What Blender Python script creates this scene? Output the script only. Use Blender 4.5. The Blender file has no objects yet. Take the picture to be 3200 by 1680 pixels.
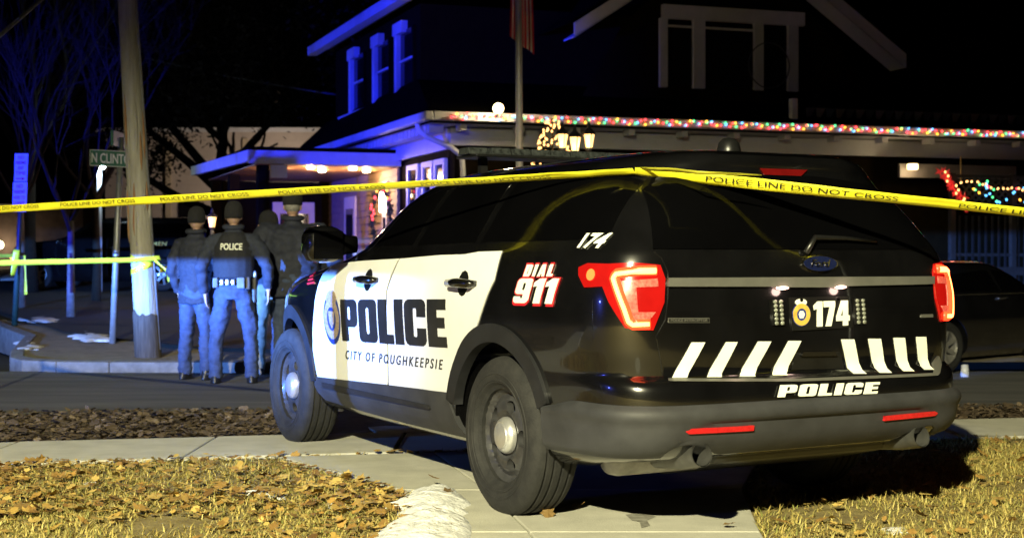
import bpy, bmesh, math, random
import numpy as np
from mathutils import Vector, Matrix, noise
R = math.radians
random.seed(7)
rng = np.random.default_rng(7)
sc = bpy.context.scene
col = sc.collection

# ------------------------------------------------------------------ camera, sky, light
F_PX, CAM_Z, V0 = 4343.0, 1.19, 806.0
cam_d = bpy.data.cameras.new('camera')
cam = bpy.data.objects.new('camera', cam_d); col.objects.link(cam)
cam_d.sensor_width = 36; cam_d.lens = 36 * F_PX / 3200
cam_d.clip_end = 2000; cam_d.clip_start = .05
cam.location = (0, 0, CAM_Z); cam.rotation_euler = (R(90 - .449), 0, 0)
sc.camera = cam
cam_d.dof.use_dof = True; cam_d.dof.focus_distance = 6.6; cam_d.dof.aperture_fstop = 4.0

world = bpy.data.worlds.new('World'); sc.world = world; world.use_nodes = True
wn = world.node_tree
sky = wn.nodes.new('ShaderNodeTexSky'); sky.sky_type = 'NISHITA'; sky.sun_disc = False
sky.sun_elevation = R(-4); sky.sun_rotation = R(200)
wn.links.new(sky.outputs[0], wn.nodes['Background'].inputs[0])
wn.nodes['Background'].inputs[1].default_value = .0025

sc.view_settings.view_transform = 'Standard'; sc.view_settings.look = 'None'
sc.view_settings.exposure = 0; sc.view_settings.gamma = 1
sc.cycles.use_denoising = True
sc.cycles.max_bounces = 5; sc.cycles.glossy_bounces = 3; sc.cycles.diffuse_bounces = 2
sc.cycles.transmission_bounces = 4; sc.cycles.transparent_max_bounces = 8
sc.cycles.sample_clamp_indirect = 4; sc.cycles.caustics_reflective = False; sc.cycles.caustics_refractive = False
sc.cycles.use_light_tree = True

def lamp(name, kind, loc, energy, color, radius=.05, target=None, size=None, blend=.15):
    d = bpy.data.lights.new(name, kind); d.energy = energy; d.color = color; d.shadow_soft_size = radius
    if kind == 'SPOT':
        d.spot_size = R(size or 60); d.spot_blend = blend
    o = bpy.data.objects.new(name, d); col.objects.link(o); o.location = loc
    if target is not None:
        o.rotation_euler = (Vector(target) - Vector(loc)).to_track_quat('-Z', 'Y').to_euler()
    return o

STREET = (-2.6, -5.4, 6.1)
lamp('street_lamp_light', 'SPOT', STREET, 18800, (1.0, .93, .58), .10, (-1.6, .6, 0), 83, .42)
# low-beam headlamp of a car standing left of the picture: flat-topped beam, brightest just under its cut-off
BEAM = (-9.2, 3.6, .80)
hl = lamp('headlight_beam', 'SPOT', BEAM, 90000, (.10, .28, 1.0), .02, (-3.6, 14.0, .8), 84, 1.)
hl.data.use_nodes = True
ln_ = hl.data.node_tree; em_ = ln_.nodes['Emission']
ge = ln_.nodes.new('ShaderNodeNewGeometry'); sx_ = ln_.nodes.new('ShaderNodeSeparateXYZ'); cr = ln_.nodes.new('ShaderNodeValToRGB'); mr_ = ln_.nodes.new('ShaderNodeMapRange')
ln_.links.new(ge.outputs['Incoming'], sx_.inputs[0]); ln_.links.new(sx_.outputs['Z'], mr_.inputs['Value'])
mr_.inputs['From Min'].default_value = -.10; mr_.inputs['From Max'].default_value = .10
for pos, val in ((.0, .02), (.12, .06), (.33, .45), (.47, 1.), (.64, 1.), (.665, 0.)):
    e = cr.color_ramp.elements.new(pos); e.color = (val, val, val, 1)
cr.color_ramp.elements[0].color = (.02,) * 3 + (1,); cr.color_ramp.elements[-1].color = (0, 0, 0, 1)
ln_.links.new(mr_.outputs[0], cr.inputs[0]); ln_.links.new(cr.outputs[0], em_.inputs['Strength'])
lamp('blue_flasher_beam', 'SPOT', (-16, 9.0, 2.0), 36000, (.016, .027, 1.0), .12, (-3.9, 25.4, 4.0), 25, .30)
lamp('blue_flasher_glow', 'POINT', (-9.6, 3.2, 1.95), 150, (.09, .13, 1.0), .10)
lamp('blue_flasher_glow_far', 'POINT', (-11.0, 2.9, 1.95), 150, (.09, .13, 1.0), .10)

def W(u, v, d):
    """photograph direction at a chosen real depth -> a place in the world"""
    return Vector(((u - 1600) / F_PX * d, d, CAM_Z - (v - V0) / F_PX * d))
def G(u, v, z=0.):
    d = (CAM_Z - z) * F_PX / (v - V0)
    return Vector(((u - 1600) / F_PX * d, d, z))

# ------------------------------------------------------------------ materials
MATS = {}
def mat(name, c, rough=.6, metal=0., var=0., scale=20., bump=0., bscale=None, coat=0., spec=.5, emit=None, es=0., c2=None, stretch=None, detail=4):
    if name in MATS: return MATS[name]
    m = bpy.data.materials.new(name); m.use_nodes = True
    nt = m.node_tree; b = nt.nodes['Principled BSDF']
    b.inputs['Base Color'].default_value = (*c, 1); b.inputs['Roughness'].default_value = rough
    b.inputs['Metallic'].default_value = metal; b.inputs['Coat Weight'].default_value = coat
    b.inputs['Coat Roughness'].default_value = .04; b.inputs['Specular IOR Level'].default_value = spec
    if emit is not None:
        b.inputs['Emission Color'].default_value = (*emit, 1); b.inputs['Emission Strength'].default_value = es
    if var or c2 or bump:
        tc = nt.nodes.new('ShaderNodeTexCoord'); mp = nt.nodes.new('ShaderNodeMapping')
        nt.links.new(tc.outputs['Object'], mp.inputs[0])
        if stretch: mp.inputs['Scale'].default_value = stretch
        n = nt.nodes.new('ShaderNodeTexNoise'); n.inputs['Scale'].default_value = scale; n.inputs['Detail'].default_value = detail
        n.inputs['Roughness'].default_value = .62
        nt.links.new(mp.outputs[0], n.inputs['Vector'])
        if var or c2:
            rp = nt.nodes.new('ShaderNodeValToRGB')
            rp.color_ramp.elements[0].position = .32; rp.color_ramp.elements[1].position = .68
            d = c2 if c2 else tuple(min(1, x * (1 + var)) for x in c)
            a = c if c2 else tuple(x * (1 - var) for x in c)
            rp.color_ramp.elements[0].color = (*a, 1); rp.color_ramp.elements[1].color = (*d, 1)
            nt.links.new(n.outputs[0], rp.inputs[0]); nt.links.new(rp.outputs[0], b.inputs['Base Color'])
        if bump:
            n2 = n
            if bscale:
                n2 = nt.nodes.new('ShaderNodeTexNoise'); n2.inputs['Scale'].default_value = bscale; n2.inputs['Detail'].default_value = detail
                nt.links.new(mp.outputs[0], n2.inputs['Vector'])
            bp = nt.nodes.new('ShaderNodeBump'); bp.inputs['Strength'].default_value = bump; bp.inputs['Distance'].default_value = .02
            nt.links.new(n2.outputs[0], bp.inputs['Height']); nt.links.new(bp.outputs[0], b.inputs['Normal'])
    MATS[name] = m
    return m
def emis(name, c, s):
    return mat(name, tuple(min(1, x) for x in c), .4, emit=c, es=s)

BLACKPAINT = mat('black car paint', (.0035, .0035, .004), .22, coat=1., var=.4, scale=3)
WHITEPAINT = mat('white car paint', (.80, .81, .80), .34, coat=.25, var=.04, scale=4)
GLASS = mat('dark tinted glass', (.0015, .0015, .0018), .07, spec=.10, var=.2, scale=2)
PLASTIC = mat('grey bumper plastic', (.033, .034, .038), .64, var=.25, scale=6, bump=.03, bscale=300)
TRIMPL = mat('dark trim plastic', (.014, .0145, .017), .5, var=.3, scale=9, bump=.03, bscale=260)
BLACKTRIM = mat('black trim', (.008, .008, .008), .35, var=.3, scale=12)
RUBBER = mat('dusty tyre rubber', (.008, .0082, .009), .8, c2=(.022, .0218, .021), scale=14, bump=.15, bscale=90)
STEEL = mat('black steel wheel', (.040, .040, .043), .42, coat=.3, var=.35, scale=12)
CHROME = mat('chrome', (.75, .75, .76), .14, metal=1., var=.08, scale=10)
DULLCHROME = mat('satin grey trim', (.20, .20, .18), .3, metal=.5, var=.1, scale=10)
VINYLW = mat('white reflective vinyl', (.86, .89, .80), .4, var=.03, scale=6, emit=(.86, .92, .74), es=.0)
VINYLK = mat('black vinyl', (.02, .02, .02), .4, var=.3, scale=7)
VINYLR = mat('red vinyl', (.6, .02, .03), .4, var=.1, scale=7)
BLUEV = mat('blue vinyl', (.02, .04, .22), .4, var=.2, scale=9)
GOLDV = mat('gold vinyl', (.62, .42, .08), .4, var=.2, scale=30)
TANV = mat('seal bronze print', (.20, .15, .12), .5, c2=(.42, .34, .28), scale=60)
REDLENS = mat('red lamp lens', (.16, .004, .004), .15, coat=.6, var=.2, scale=10, emit=(1, .010, .005), es=.45)
REDGLOW = emis('glowing red tube halo', (1.0, .04, .010), 4.0)
REDHOT = emis('lit red lamp tube', (1.0, .17, .04), 14.)
REDSIDE = emis('lit side lamp', (1.0, .06, .012), 7.)
CLEARL = mat('clear reversing lens', (.16, .03, .025), .2, c2=(.40, .15, .12), scale=70, emit=(1, .11, .06), es=.6)
REFLECT = mat('red reflector', (.5, .01, .015), .2, coat=.5, var=.2, scale=60, emit=(1, .02, .02), es=.10)

# ------------------------------------------------------------------ mesh helpers
def link(name, me, m=None, parent=None, smooth=True):
    o = bpy.data.objects.new(name, me); col.objects.link(o)
    if m is not None:
        for k in (m if isinstance(m, (list, tuple)) else [m]): me.materials.append(k)
    if parent is not None: o.parent = parent
    if smooth: me.polygons.foreach_set('use_smooth', [True] * len(me.polygons))
    return o
class MB:
    def __init__(s): s.v = []; s.f = []
    def add(s, vs, fs):
        o = len(s.v); s.v += [tuple(p) for p in vs]; s.f += [tuple(i + o for i in f) for f in fs]; return s
    def hexa(s, p):
        return s.add(p, [(0, 3, 2, 1), (4, 5, 6, 7), (0, 1, 5, 4), (1, 2, 6, 5), (2, 3, 7, 6), (3, 0, 4, 7)])
    def box(s, a, b):
        (x0, y0, z0), (x1, y1, z1) = a, b
        return s.hexa([(x0, y0, z0), (x1, y0, z0), (x1, y1, z0), (x0, y1, z0), (x0, y0, z1), (x1, y0, z1), (x1, y1, z1), (x0, y1, z1)])
    def obox(s, o, ax, ay, az):
        o, ax, ay, az = map(Vector, (o, ax, ay, az))
        return s.hexa([o, o + ax, o + ax + ay, o + ay, o + az, o + ax + az, o + ax + ay + az, o + ay + az])
    def tube(s, pts, rad, n=10, cap=True):
        pts = [Vector(p) for p in pts]
        if not isinstance(rad, (list, tuple)): rad = [rad] * len(pts)
        rings = []; up = None
        for i, p in enumerate(pts):
            t = (pts[min(i + 1, len(pts) - 1)] - pts[max(i - 1, 0)]).normalized()
            if up is None:
                up = Vector((0, 0, 1)) if abs(t.z) < .9 else Vector((1, 0, 0))
            a = (up - t * up.dot(t)).normalized(); up = a; b = t.cross(a)
            rings.append([p + (a * math.cos(k * 2 * math.pi / n) + b * math.sin(k * 2 * math.pi / n)) * rad[i] for k in range(n)])
        o = len(s.v)
        for r in rings: s.v += [tuple(q) for q in r]
        for i in range(len(rings) - 1):
            for k in range(n):
                a = o + i * n + k; b = o + i * n + (k + 1) % n
                s.f.append((a, b, b + n, a + n))
        if cap:
            s.f.append(tuple(o + k for k in reversed(range(n)))); s.f.append(tuple(o + (len(rings) - 1) * n + k for k in range(n)))
        return s
    def lathe(s, prof, n=32, org=(0, 0, 0), axis='z', cap=True):
        """prof: list of (radius, height)"""
        org = Vector(org); o = len(s.v)
        for r, h in prof:
            for k in range(n):
                c, q = math.cos(2 * math.pi * k / n) * r, math.sin(2 * math.pi * k / n) * r
                p = (c, q, h) if axis == 'z' else ((c, h, q) if axis == 'y' else (h, c, q))
                s.v.append(tuple(org + Vector(p)))
        for i in range(len(prof) - 1):
            for k in range(n):
                a = o + i * n + k; b = o + i * n + (k + 1) % n
                s.f.append((a, b, b + n, a + n) if axis != 'y' else (a, a + n, b + n, b))
        if cap:
            s.f.append(tuple(o + k for k in range(n))); s.f.append(tuple(o + (len(prof) - 1) * n + k for k in range(n)))
        return s
    def ball(s, c, r, n=12, m=8):
        rx, ry, rz = r if isinstance(r, (tuple, list)) else (r, r, r)
        o = len(s.v)
        for i in range(m + 1):
            t = math.pi * i / m
            for k in range(n):
                a = 2 * math.pi * k / n
                s.v.append((c[0] + rx * math.sin(t) * math.cos(a), c[1] + ry * math.sin(t) * math.sin(a), c[2] + rz * math.cos(t)))
        for i in range(m):
            for k in range(n):
                a = o + i * n + k; b = o + i * n + (k + 1) % n
                s.f.append((a, a + n, b + n, b))
        return s
    def grid(s, rows):
        o = len(s.v); n = len(rows[0])
        for r in rows: s.v += [tuple(p) for p in r]
        for i in range(len(rows) - 1):
            for k in range(n - 1):
                a = o + i * n + k; s.f.append((a, a + 1, a + 1 + n, a + n))
        return s
    def loft(s, rings, cap=True):
        """rings of (centre, rx axis vector, ry axis vector)"""
        n = 14; o = len(s.v)
        for c, a, b in rings:
            c, a, b = Vector(c), Vector(a), Vector(b)
            for k in range(n):
                t = 2 * math.pi * k / n
                s.v.append(tuple(c + a * math.cos(t) + b * math.sin(t)))
        for i in range(len(rings) - 1):
            for k in range(n):
                p = o + i * n + k; q = o + i * n + (k + 1) % n
                s.f.append((p, q, q + n, p + n))
        if cap:
            s.f.append(tuple(o + k for k in reversed(range(n)))); s.f.append(tuple(o + (len(rings) - 1) * n + k for k in range(n)))
        return s
    def mesh(s, name, fix=True):
        me = bpy.data.meshes.new(name); me.from_pydata(s.v, [], s.f)
        if fix:
            bm = bmesh.new(); bm.from_mesh(me); bmesh.ops.recalc_face_normals(bm, faces=bm.faces); bm.to_mesh(me); bm.free()
        me.update(); return me
    def build(s, name, m, parent=None, smooth=False, bevel=0, auto=None):
        o = link(name, s.mesh(name), m, parent, smooth or auto is not None)
        if bevel:
            b = o.modifiers.new('bevel', 'BEVEL'); b.width = bevel; b.segments = 2; b.limit_method = 'ANGLE'
        if auto is not None: o.data.set_sharp_from_angle(angle=R(auto))
        return o
def thing(name, label, cat, loc=(0, 0, 0), rz=0, group=None, parent=None):
    o = bpy.data.objects.new(name, None); col.objects.link(o); o.location = loc; o.rotation_euler = (0, 0, rz)
    o.empty_display_size = .1
    return tag(o, label, cat, group)
def tag(o, label=None, cat=None, group=None, kind=None):
    if label: o['label'] = label
    if cat: o['category'] = cat
    if group: o['group'] = group
    if kind: o['kind'] = kind
    return o
def struct(o): o['kind'] = 'structure'; return o
def dup(o, parent=None):
    c = o.copy(); col.objects.link(c); c.parent = parent
    return c
def copy_tree(o, parent=None):
    c = dup(o, parent)
    for ch in list(o.children): copy_tree(ch, c)
    return c

def fill2d(loops):
    """filled outline (outer loops and holes) -> bmesh in the xy plane"""
    cu = bpy.data.curves.new('outline', 'CURVE'); cu.dimensions = '2D'; cu.fill_mode = 'BOTH'
    for lp in loops:
        sp = cu.splines.new('POLY'); sp.points.add(len(lp) - 1); sp.use_cyclic_u = True
        for p, q in zip(sp.points, lp): p.co = (q[0], q[1], 0, 1)
    return curve_bm(cu)
def curve_bm(cu):
    ob = bpy.data.objects.new('outline', cu)
    me = bpy.data.meshes.new_from_object(ob)
    bm = bmesh.new(); bm.from_mesh(me); bpy.data.meshes.remove(me); bpy.data.objects.remove(ob); bpy.data.curves.remove(cu)
    # keep one flat sheet
    dead = [f for f in bm.faces if abs(f.normal.z) < .5]
    if dead: bmesh.ops.delete(bm, geom=dead, context='FACES')
    for v in bm.verts: v.co.z = 0
    bmesh.ops.remove_doubles(bm, verts=bm.verts, dist=1e-5)
    return bm
def text_bm(txt, h=1., bold=0., shear=0., width=None, spacing=1.):
    cu = bpy.data.curves.new('lettering', 'FONT'); cu.body = txt; cu.offset = bold; cu.shear = shear
    cu.space_character = spacing; cu.resolution_u = 3; cu.fill_mode = 'BOTH' if hasattr(cu, 'fill_mode') else cu.fill_mode
    bm = curve_bm(cu)
    xs = [v.co.x for v in bm.verts]; ys = [v.co.y for v in bm.verts]
    x0, x1, y0, y1 = min(xs), max(xs), min(ys), max(ys)
    sy = h / (y1 - y0); sx = sy if width is None else width / (x1 - x0)
    for v in bm.verts: v.co.x = (v.co.x - x0) * sx; v.co.y = (v.co.y - y0) * sy
    return bm
def ch(w, h, c=.12):      # chamfered / rounded rectangle
    o = []
    for cx, cy, a0 in ((w - c, h - c, 0), (c, h - c, 90), (c, c, 180), (w - c, c, 270)):
        for a in (0, 30, 60, 90): o.append((cx + c * math.cos(R(a0 + a)), cy + c * math.sin(R(a0 + a))))
    return o
def rect(x0, y0, x1, y1): return [(x0, y0), (x1, y0), (x1, y1), (x0, y1)]
def sub(lp, dx, dy): return [(x + dx, y + dy) for x, y in lp]
BLOCK = {
 'P': (.66, [[(0, 0), (0, 1), (.54, 1), (.62, .96), (.66, .88), (.66, .46), (.62, .38), (.54, .34), (.28, .34), (.28, 0)], sub(ch(.11, .32, .05), .28, .51)]),
 'O': (.68, [ch(.68, 1, .13), sub(ch(.12, .62, .055), .28, .19)]),
 'L': (.52, [[(0, 0), (0, 1), (.29, 1), (.29, .21), (.52, .21), (.52, 0)]]),
 'I': (.29, [rect(0, 0, .29, 1)]),
 'C': (.68, [[(.68, .62), (.40, .62), (.40, .77), (.385, .81), (.34, .81), (.29, .81), (.28, .77), (.28, .23), (.29, .19), (.34, .19), (.385, .19), (.40, .23), (.40, .38), (.68, .38), (.68, .12), (.64, .04), (.56, 0), (.12, 0), (.04, .04), (0, .12), (0, .88), (.04, .96), (.12, 1), (.56, 1), (.64, .96), (.68, .88)]]),
 'E': (.56, [[(0, 0), (0, 1), (.56, 1), (.56, .78), (.29, .78), (.29, .62), (.52, .62), (.52, .40), (.29, .40), (.29, .22), (.56, .22), (.56, 0)]]),
 'D': (.66, [[(0, 0), (0, 1), (.5, 1), (.62, .92), (.66, .8), (.66, .2), (.62, .08), (.5, 0)], rect(.27, .2, .39, .8)]),
 'A': (.70, [[(0, 0), (.2, 1), (.5, 1), (.70, 0), (.45, 0), (.42, .2), (.28, .2), (.25, 0)], [(.30, .38), (.40, .38), (.35, .74)]]),
 '1': (.44, [[(.16, 0), (.16, .70), (0, .66), (0, .84), (.2, 1), (.44, 1), (.44, 0)]]),
 '7': (.58, [[(.10, 0), (.30, .76), (0, .76), (0, 1), (.58, 1), (.58, .8), (.38, 0)]]),
 '4': (.68, [[(.34, 0), (.34, .19), (0, .19), (0, .38), (.26, 1), (.60, 1), (.60, .40), (.68, .40), (.68, .19), (.60, .19), (.60, 0)], [(.22, .40), (.34, .40), (.34, .72)]]),
 '9': (.66, [[(.66, .12), (.62, .04), (.54, 0), (.10, 0), (.03, .05), (0, .14), (0, .27), (.27, .27), (.27, .20), (.39, .20), (.39, .36), (.12, .36), (.04, .40), (0, .48), (0, .88), (.04, .96), (.12, 1), (.54, 1), (.62, .96), (.66, .88)], sub(ch(.12, .30, .05), .27, .52)]),
}
def block(txt, h, w, gap=.07, shear=0., grow=0.):
    loops = []; x = 0
    for c in txt:
        cw, lps = BLOCK[c]
        for lp in lps: loops.append([(px + x + shear * py, py) for px, py in lp])
        x += cw + gap
    x -= gap
    s = w / x
    return fill2d([[(px * s, py * h) for px, py in lp] for lp in loops])
def cut_grid(bm, dx, dy):
    xs = [v.co.x for v in bm.verts]; ys = [v.co.y for v in bm.verts]
    for lo, hi, st, no in ((min(xs), max(xs), dx, (1, 0, 0)), (min(ys), max(ys), dy, (0, 1, 0))):
        if not st: continue
        k = math.floor(lo / st) + 1
        while k * st < hi - 1e-6:
            p = Vector(no) * (k * st)
            bmesh.ops.bisect_plane(bm, geom=bm.verts[:] + bm.edges[:] + bm.faces[:], plane_co=p, plane_no=no, dist=1e-6)
            k += 1
    return bm
def patch(name, bm, fn, m, parent, off=.004, depth=.02, dx=.06, dy=.06, smooth=True, inv=None):
    """bend a flat outline over a surface fn(x, y, offset) -> point; give it a rim so it is a plate with thickness"""
    cut_grid(bm, dx, dy)
    flat = {v: (v.co.x, v.co.y) for v in bm.verts}
    bnd = [e for e in bm.edges if e.is_boundary]
    for v in bm.verts: v.co = fn(*flat[v], off)
    if depth:
        new = {}
        def dupv(v, o):
            if (v, o) not in new: new[(v, o)] = bm.verts.new(fn(*flat[v], o))
            return new[(v, o)]
        for e in bnd:
            a, b = e.verts
            fc = bm.faces.new((dupv(a, off), dupv(b, off), dupv(b, off - depth), dupv(a, off - depth)))
    for f in bm.faces: f.smooth = smooth and True
    me = bpy.data.meshes.new(name); bm.to_mesh(me); bm.free()
    o = link(name, me, m, parent, False)
    return o
def poly_bm(pts):
    return fill2d([pts])

# ------------------------------------------------------------------ the police SUV (car frame: x forward, y left, z up, origin under the rear axle)
KEYS = np.array([
 # z     xr     xf    w
 (.26,  -.45, 3.50, .83), (.30, -.70, 3.60, .89), (.36, -.98, 3.68, .935), (.45, -1.072, 3.72, .950), (.55, -1.085, 3.74, .955),
 (.605, -1.085, 3.75, .956), (.655, -1.078, 3.755, .957), (.68, -1.055, 3.757, .957), (.70, -1.026, 3.76, .958), (.80, -1.030, 3.75, .966), (.93, -1.030, 3.70, .972),
 (1.0, -1.028, 3.56, .970), (1.05, -1.024, 3.36, .964), (1.09, -1.02, 3.10, .957), (1.13, -1.015, 2.78, .949), (1.17, -1.008, 2.50, .940),
 (1.20, -1.0, 2.34, .931), (1.225, -.992, 2.24, .922), (1.30, -.962, 2.08, .890), (1.45, -.897, 1.80, .828), (1.51, -.862, 1.66, .792),
 (1.555, -.85, 1.54, .752), (1.59, -.858, 1.42, .70), (1.62, -.852, 1.28, .62), (1.645, -.74, 1.10, .50), (1.665, -.45, .86, .34), (1.673, -.1, .6, .15)])
KEYS[:, 3] *= np.interp(KEYS[:, 0], [.26, 1.2, 1.4, 1.7], [1.02, 1.022, 1.01, 1.0])
def pchip(x, y, q):
    h = np.diff(x); d = np.diff(y) / h; n = len(x); m = np.zeros(n)
    for i in range(1, n - 1):
        if d[i - 1] * d[i] > 0:
            w1, w2 = 2 * h[i] + h[i - 1], h[i] + 2 * h[i - 1]; m[i] = (w1 + w2) / (w1 / d[i - 1] + w2 / d[i])
    m[0], m[-1] = d[0], d[-1]
    i = np.clip(np.searchsorted(x, q) - 1, 0, n - 2); t = (q - x[i]) / h[i]
    return (2 * t**3 - 3 * t**2 + 1) * y[i] + (t**3 - 2 * t**2 + t) * h[i] * m[i] + (-2 * t**3 + 3 * t**2) * y[i + 1] + (t**3 - t**2) * h[i] * m[i + 1]
ZT = np.linspace(.26, 1.673, 1200)
TAB = [pchip(KEYS[:, 0], KEYS[:, k], ZT) for k in (1, 2, 3)]
XM = .45; AF, BF = 5.6, 3.2
def AR(z): return float(np.interp(z, [1.2, 1.5], [12., 5.]))
def BR(z): return float(np.interp(z, [1.2, 1.5], [6.2, 4.2]))
def sec(z):
    z = min(max(z, .26), 1.673)
    return [float(np.interp(z, ZT, t)) for t in TAB]
def inside(x, y, z):
    if z > 1.673 or z < .26: return 1.
    xr, xf, w = sec(z)
    if x < XM: L, a, b = XM - xr, AR(z), BR(z)
    else: L, a, b = xf - XM, AF, BF
    return (abs(x - XM) / L) ** a + (abs(y) / w) ** b - 1
def side_y(x, z):
    xr, xf, w = sec(z)
    if x < XM: L, a, b = XM - xr, AR(z), BR(z)
    else: L, a, b = xf - XM, AF, BF
    k = max(0., 1 - (abs(x - XM) / L) ** a)
    return w * k ** (1 / b)
def rear_x(y, z):
    xr, xf, w = sec(z)
    k = max(0., 1 - (min(abs(y) / w, .9999)) ** BR(z))
    return XM - (XM - xr) * k ** (1 / AR(z))
CO = Vector((-5.628, 3.983, 1.19)); CYAW, CPIT = R(-28.75), R(-.45)
fwv = Vector((math.cos(CPIT) * math.cos(CYAW), math.cos(CPIT) * math.sin(CYAW), math.sin(CPIT)))
rtv = fwv.cross(Vector((0, 0, 1))).normalized(); upv = rtv.cross(fwv)
def on_car(u, v):
    """where the sight line of a photograph point meets the car body"""
    d = fwv + rtv * ((u - 1600) / F_PX) - upv * ((v - 840) / F_PX)
    p = None; t = 4.5
    while t < 9.5:
        q = CO + d * t
        if inside(*q) < 0:
            lo, hi = t - .02, t
            for _ in range(24):
                mid = (lo + hi) / 2
                if inside(*(CO + d * mid)) < 0: hi = mid
                else: lo = mid
            return CO + d * hi
        t += .02
    return on_car(u + (4 if u < 1600 else -4), v)
def SP(*uv): return [(lambda p: (p.x, p.z))(on_car(*q)) for q in uv]
def RP(*uv): return [(lambda p: (p.y, p.z))(on_car(*q)) for q in uv]
def left(x, z, o): return Vector((x, side_y(x, z) + o, z))
def right(x, z, o): return Vector((x, -side_y(x, z) - o, z))
def rear(y, z, o):
    X = rear_x(y, z); dy = .004
    s = (rear_x(y + dy, z) - rear_x(y - dy, z)) / (2 * dy)
    n = Vector((-1, s, 0)).normalized()
    return Vector((X, y, z)) + n * o
def wrap(px, py, sgn=1):
    def fn(phi, z, o):
        d = Vector((-math.cos(phi), math.sin(phi) * sgn, 0)); lo, hi = 0., 1.6
        for _ in range(26):
            m_ = (lo + hi) / 2
            if inside(px + d.x * m_, py * sgn + d.y * m_, z) < 0: lo = m_
            else: hi = m_
        return Vector((px, py * sgn, z)) + d * (lo + o)
    return fn
def WP(px, py, *uv):
    o = []
    for q in uv:
        p = on_car(*q); o.append((math.atan2(p.y - py, -(p.x - px)), p.z))
    return o

SUV = thing('police_suv', 'black and white police SUV with lit red tail lamps parked on the driveway', 'police car', (.785, 6.848, .014), R(118.75))
def shell_mesh():
    rows = []
    zs = []
    kz = KEYS[:, 0]
    for i in range(len(kz) - 1):
        n = max(2, int(math.ceil((kz[i + 1] - kz[i]) / .018)))
        zs += list(np.linspace(kz[i], kz[i + 1], n, endpoint=False))
    zs.append(kz[-1])
    def half(z, rearp):
        xr, xf, w = sec(z)
        L, a, b = (XM - xr, AR(z), BR(z)) if rearp else (xf - XM, AF, BF)
        t = np.linspace(0, math.pi / 2, 500)
        x = L * np.cos(t) ** (2 / a); y = w * np.sin(t) ** (2 / b)
        s = np.concatenate([[0], np.cumsum(np.hypot(np.diff(x), np.diff(y)))])
        q = np.linspace(0, s[-1], 64)
        return np.interp(q, s, x), np.interp(q, s, y)
    for z in zs:
        rx, ry = half(z, True); fx, fy = half(z, False)
        pts = [(XM - a, b, z) for a, b in zip(rx, ry)] + [(XM + a, b, z) for a, b in list(zip(fx, fy))[::-1][1:]]
        pts += [(a, -b, c) for a, b, c in pts[::-1][1:-1]]
        rows.append(pts)
    n = len(rows[0]); m = MB(); m.v = [p for r in rows for p in r]
    for i in range(len(rows) - 1):
        for k in range(n):
            a = i * n + k; b = i * n + (k + 1) % n; m.f.append((a, b, b + n, a + n))
    m.f.append(tuple(range(n))[::-1]); m.f.append(tuple((len(rows) - 1) * n + k for k in range(n)))
    return m.mesh('body')
def apply_mods(o):
    bpy.context.view_layer.update()
    dg = bpy.context.evaluated_depsgraph_get()
    me = bpy.data.meshes.new_from_object(o.evaluated_get(dg))
    old = o.data; o.modifiers.clear(); o.data = me; bpy.data.meshes.remove(old)
    return o
body = link('body', shell_mesh(), BLACKPAINT, None)
cm = MB()
for wx in (0, 2.865):
    for s in (-1, 1):
        cm.lathe([(.447, .60), (.447, 1.15)] if s > 0 else [(.447, -1.15), (.447, -.60)], 48, (wx, 0, .36), 'y')
cutter = cm.build('cutter', BLACKTRIM)
bo = body.modifiers.new('arches', 'BOOLEAN'); bo.operation = 'DIFFERENCE'; bo.solver = 'EXACT'; bo.object = cutter
apply_mods(body); bpy.data.objects.remove(cutter)
body.parent = SUV
body.data.polygons.foreach_set('use_smooth', [True] * len(body.data.polygons)); body.data.set_sharp_from_angle(angle=R(35))

def arc(cx, cz, r, a0, a1, n=18):
    return [(cx + r * math.cos(R(a0 + (a1 - a0) * k / n)), cz + r * math.sin(R(a0 + (a1 - a0) * k / n))) for k in range(n + 1)]
# doors
fd = SP((994, 1183), (980, 1100), (979, 1050), (985, 960), (1000, 890), (1030, 832), (1140, 822), (1247, 816), (1222, 870), (1208, 917), (1209, 1060), (1213, 1209), (1100, 1196))
rd_ = SP((1218, 1210), (1214, 1060), (1213, 917), (1228, 870), (1252, 816), (1380, 805), (1455, 803), (1500, 795), (1570, 793), (1545, 885))
rd_ += arc(0, .36, .522, 72, 17, 12) + SP((1412, 1236), (1330, 1224))
wf = [(2.02, 1.235), (1.02, 1.245), (.88, 1.555), (1.36, 1.555), (1.62, 1.47)]
wr = [(.95, 1.245), (.31, 1.25), (.20, 1.555), (.81, 1.555)]
wq = [(.24, 1.25), (-.80, 1.255), (-.735, 1.50), (-.60, 1.545), (.13, 1.555)]
roc = [(2.36, .455), (.515, .517), (.42, .37), (.36, .30), (1.2, .295), (2.30, .315), (2.40, .40)]
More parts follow.
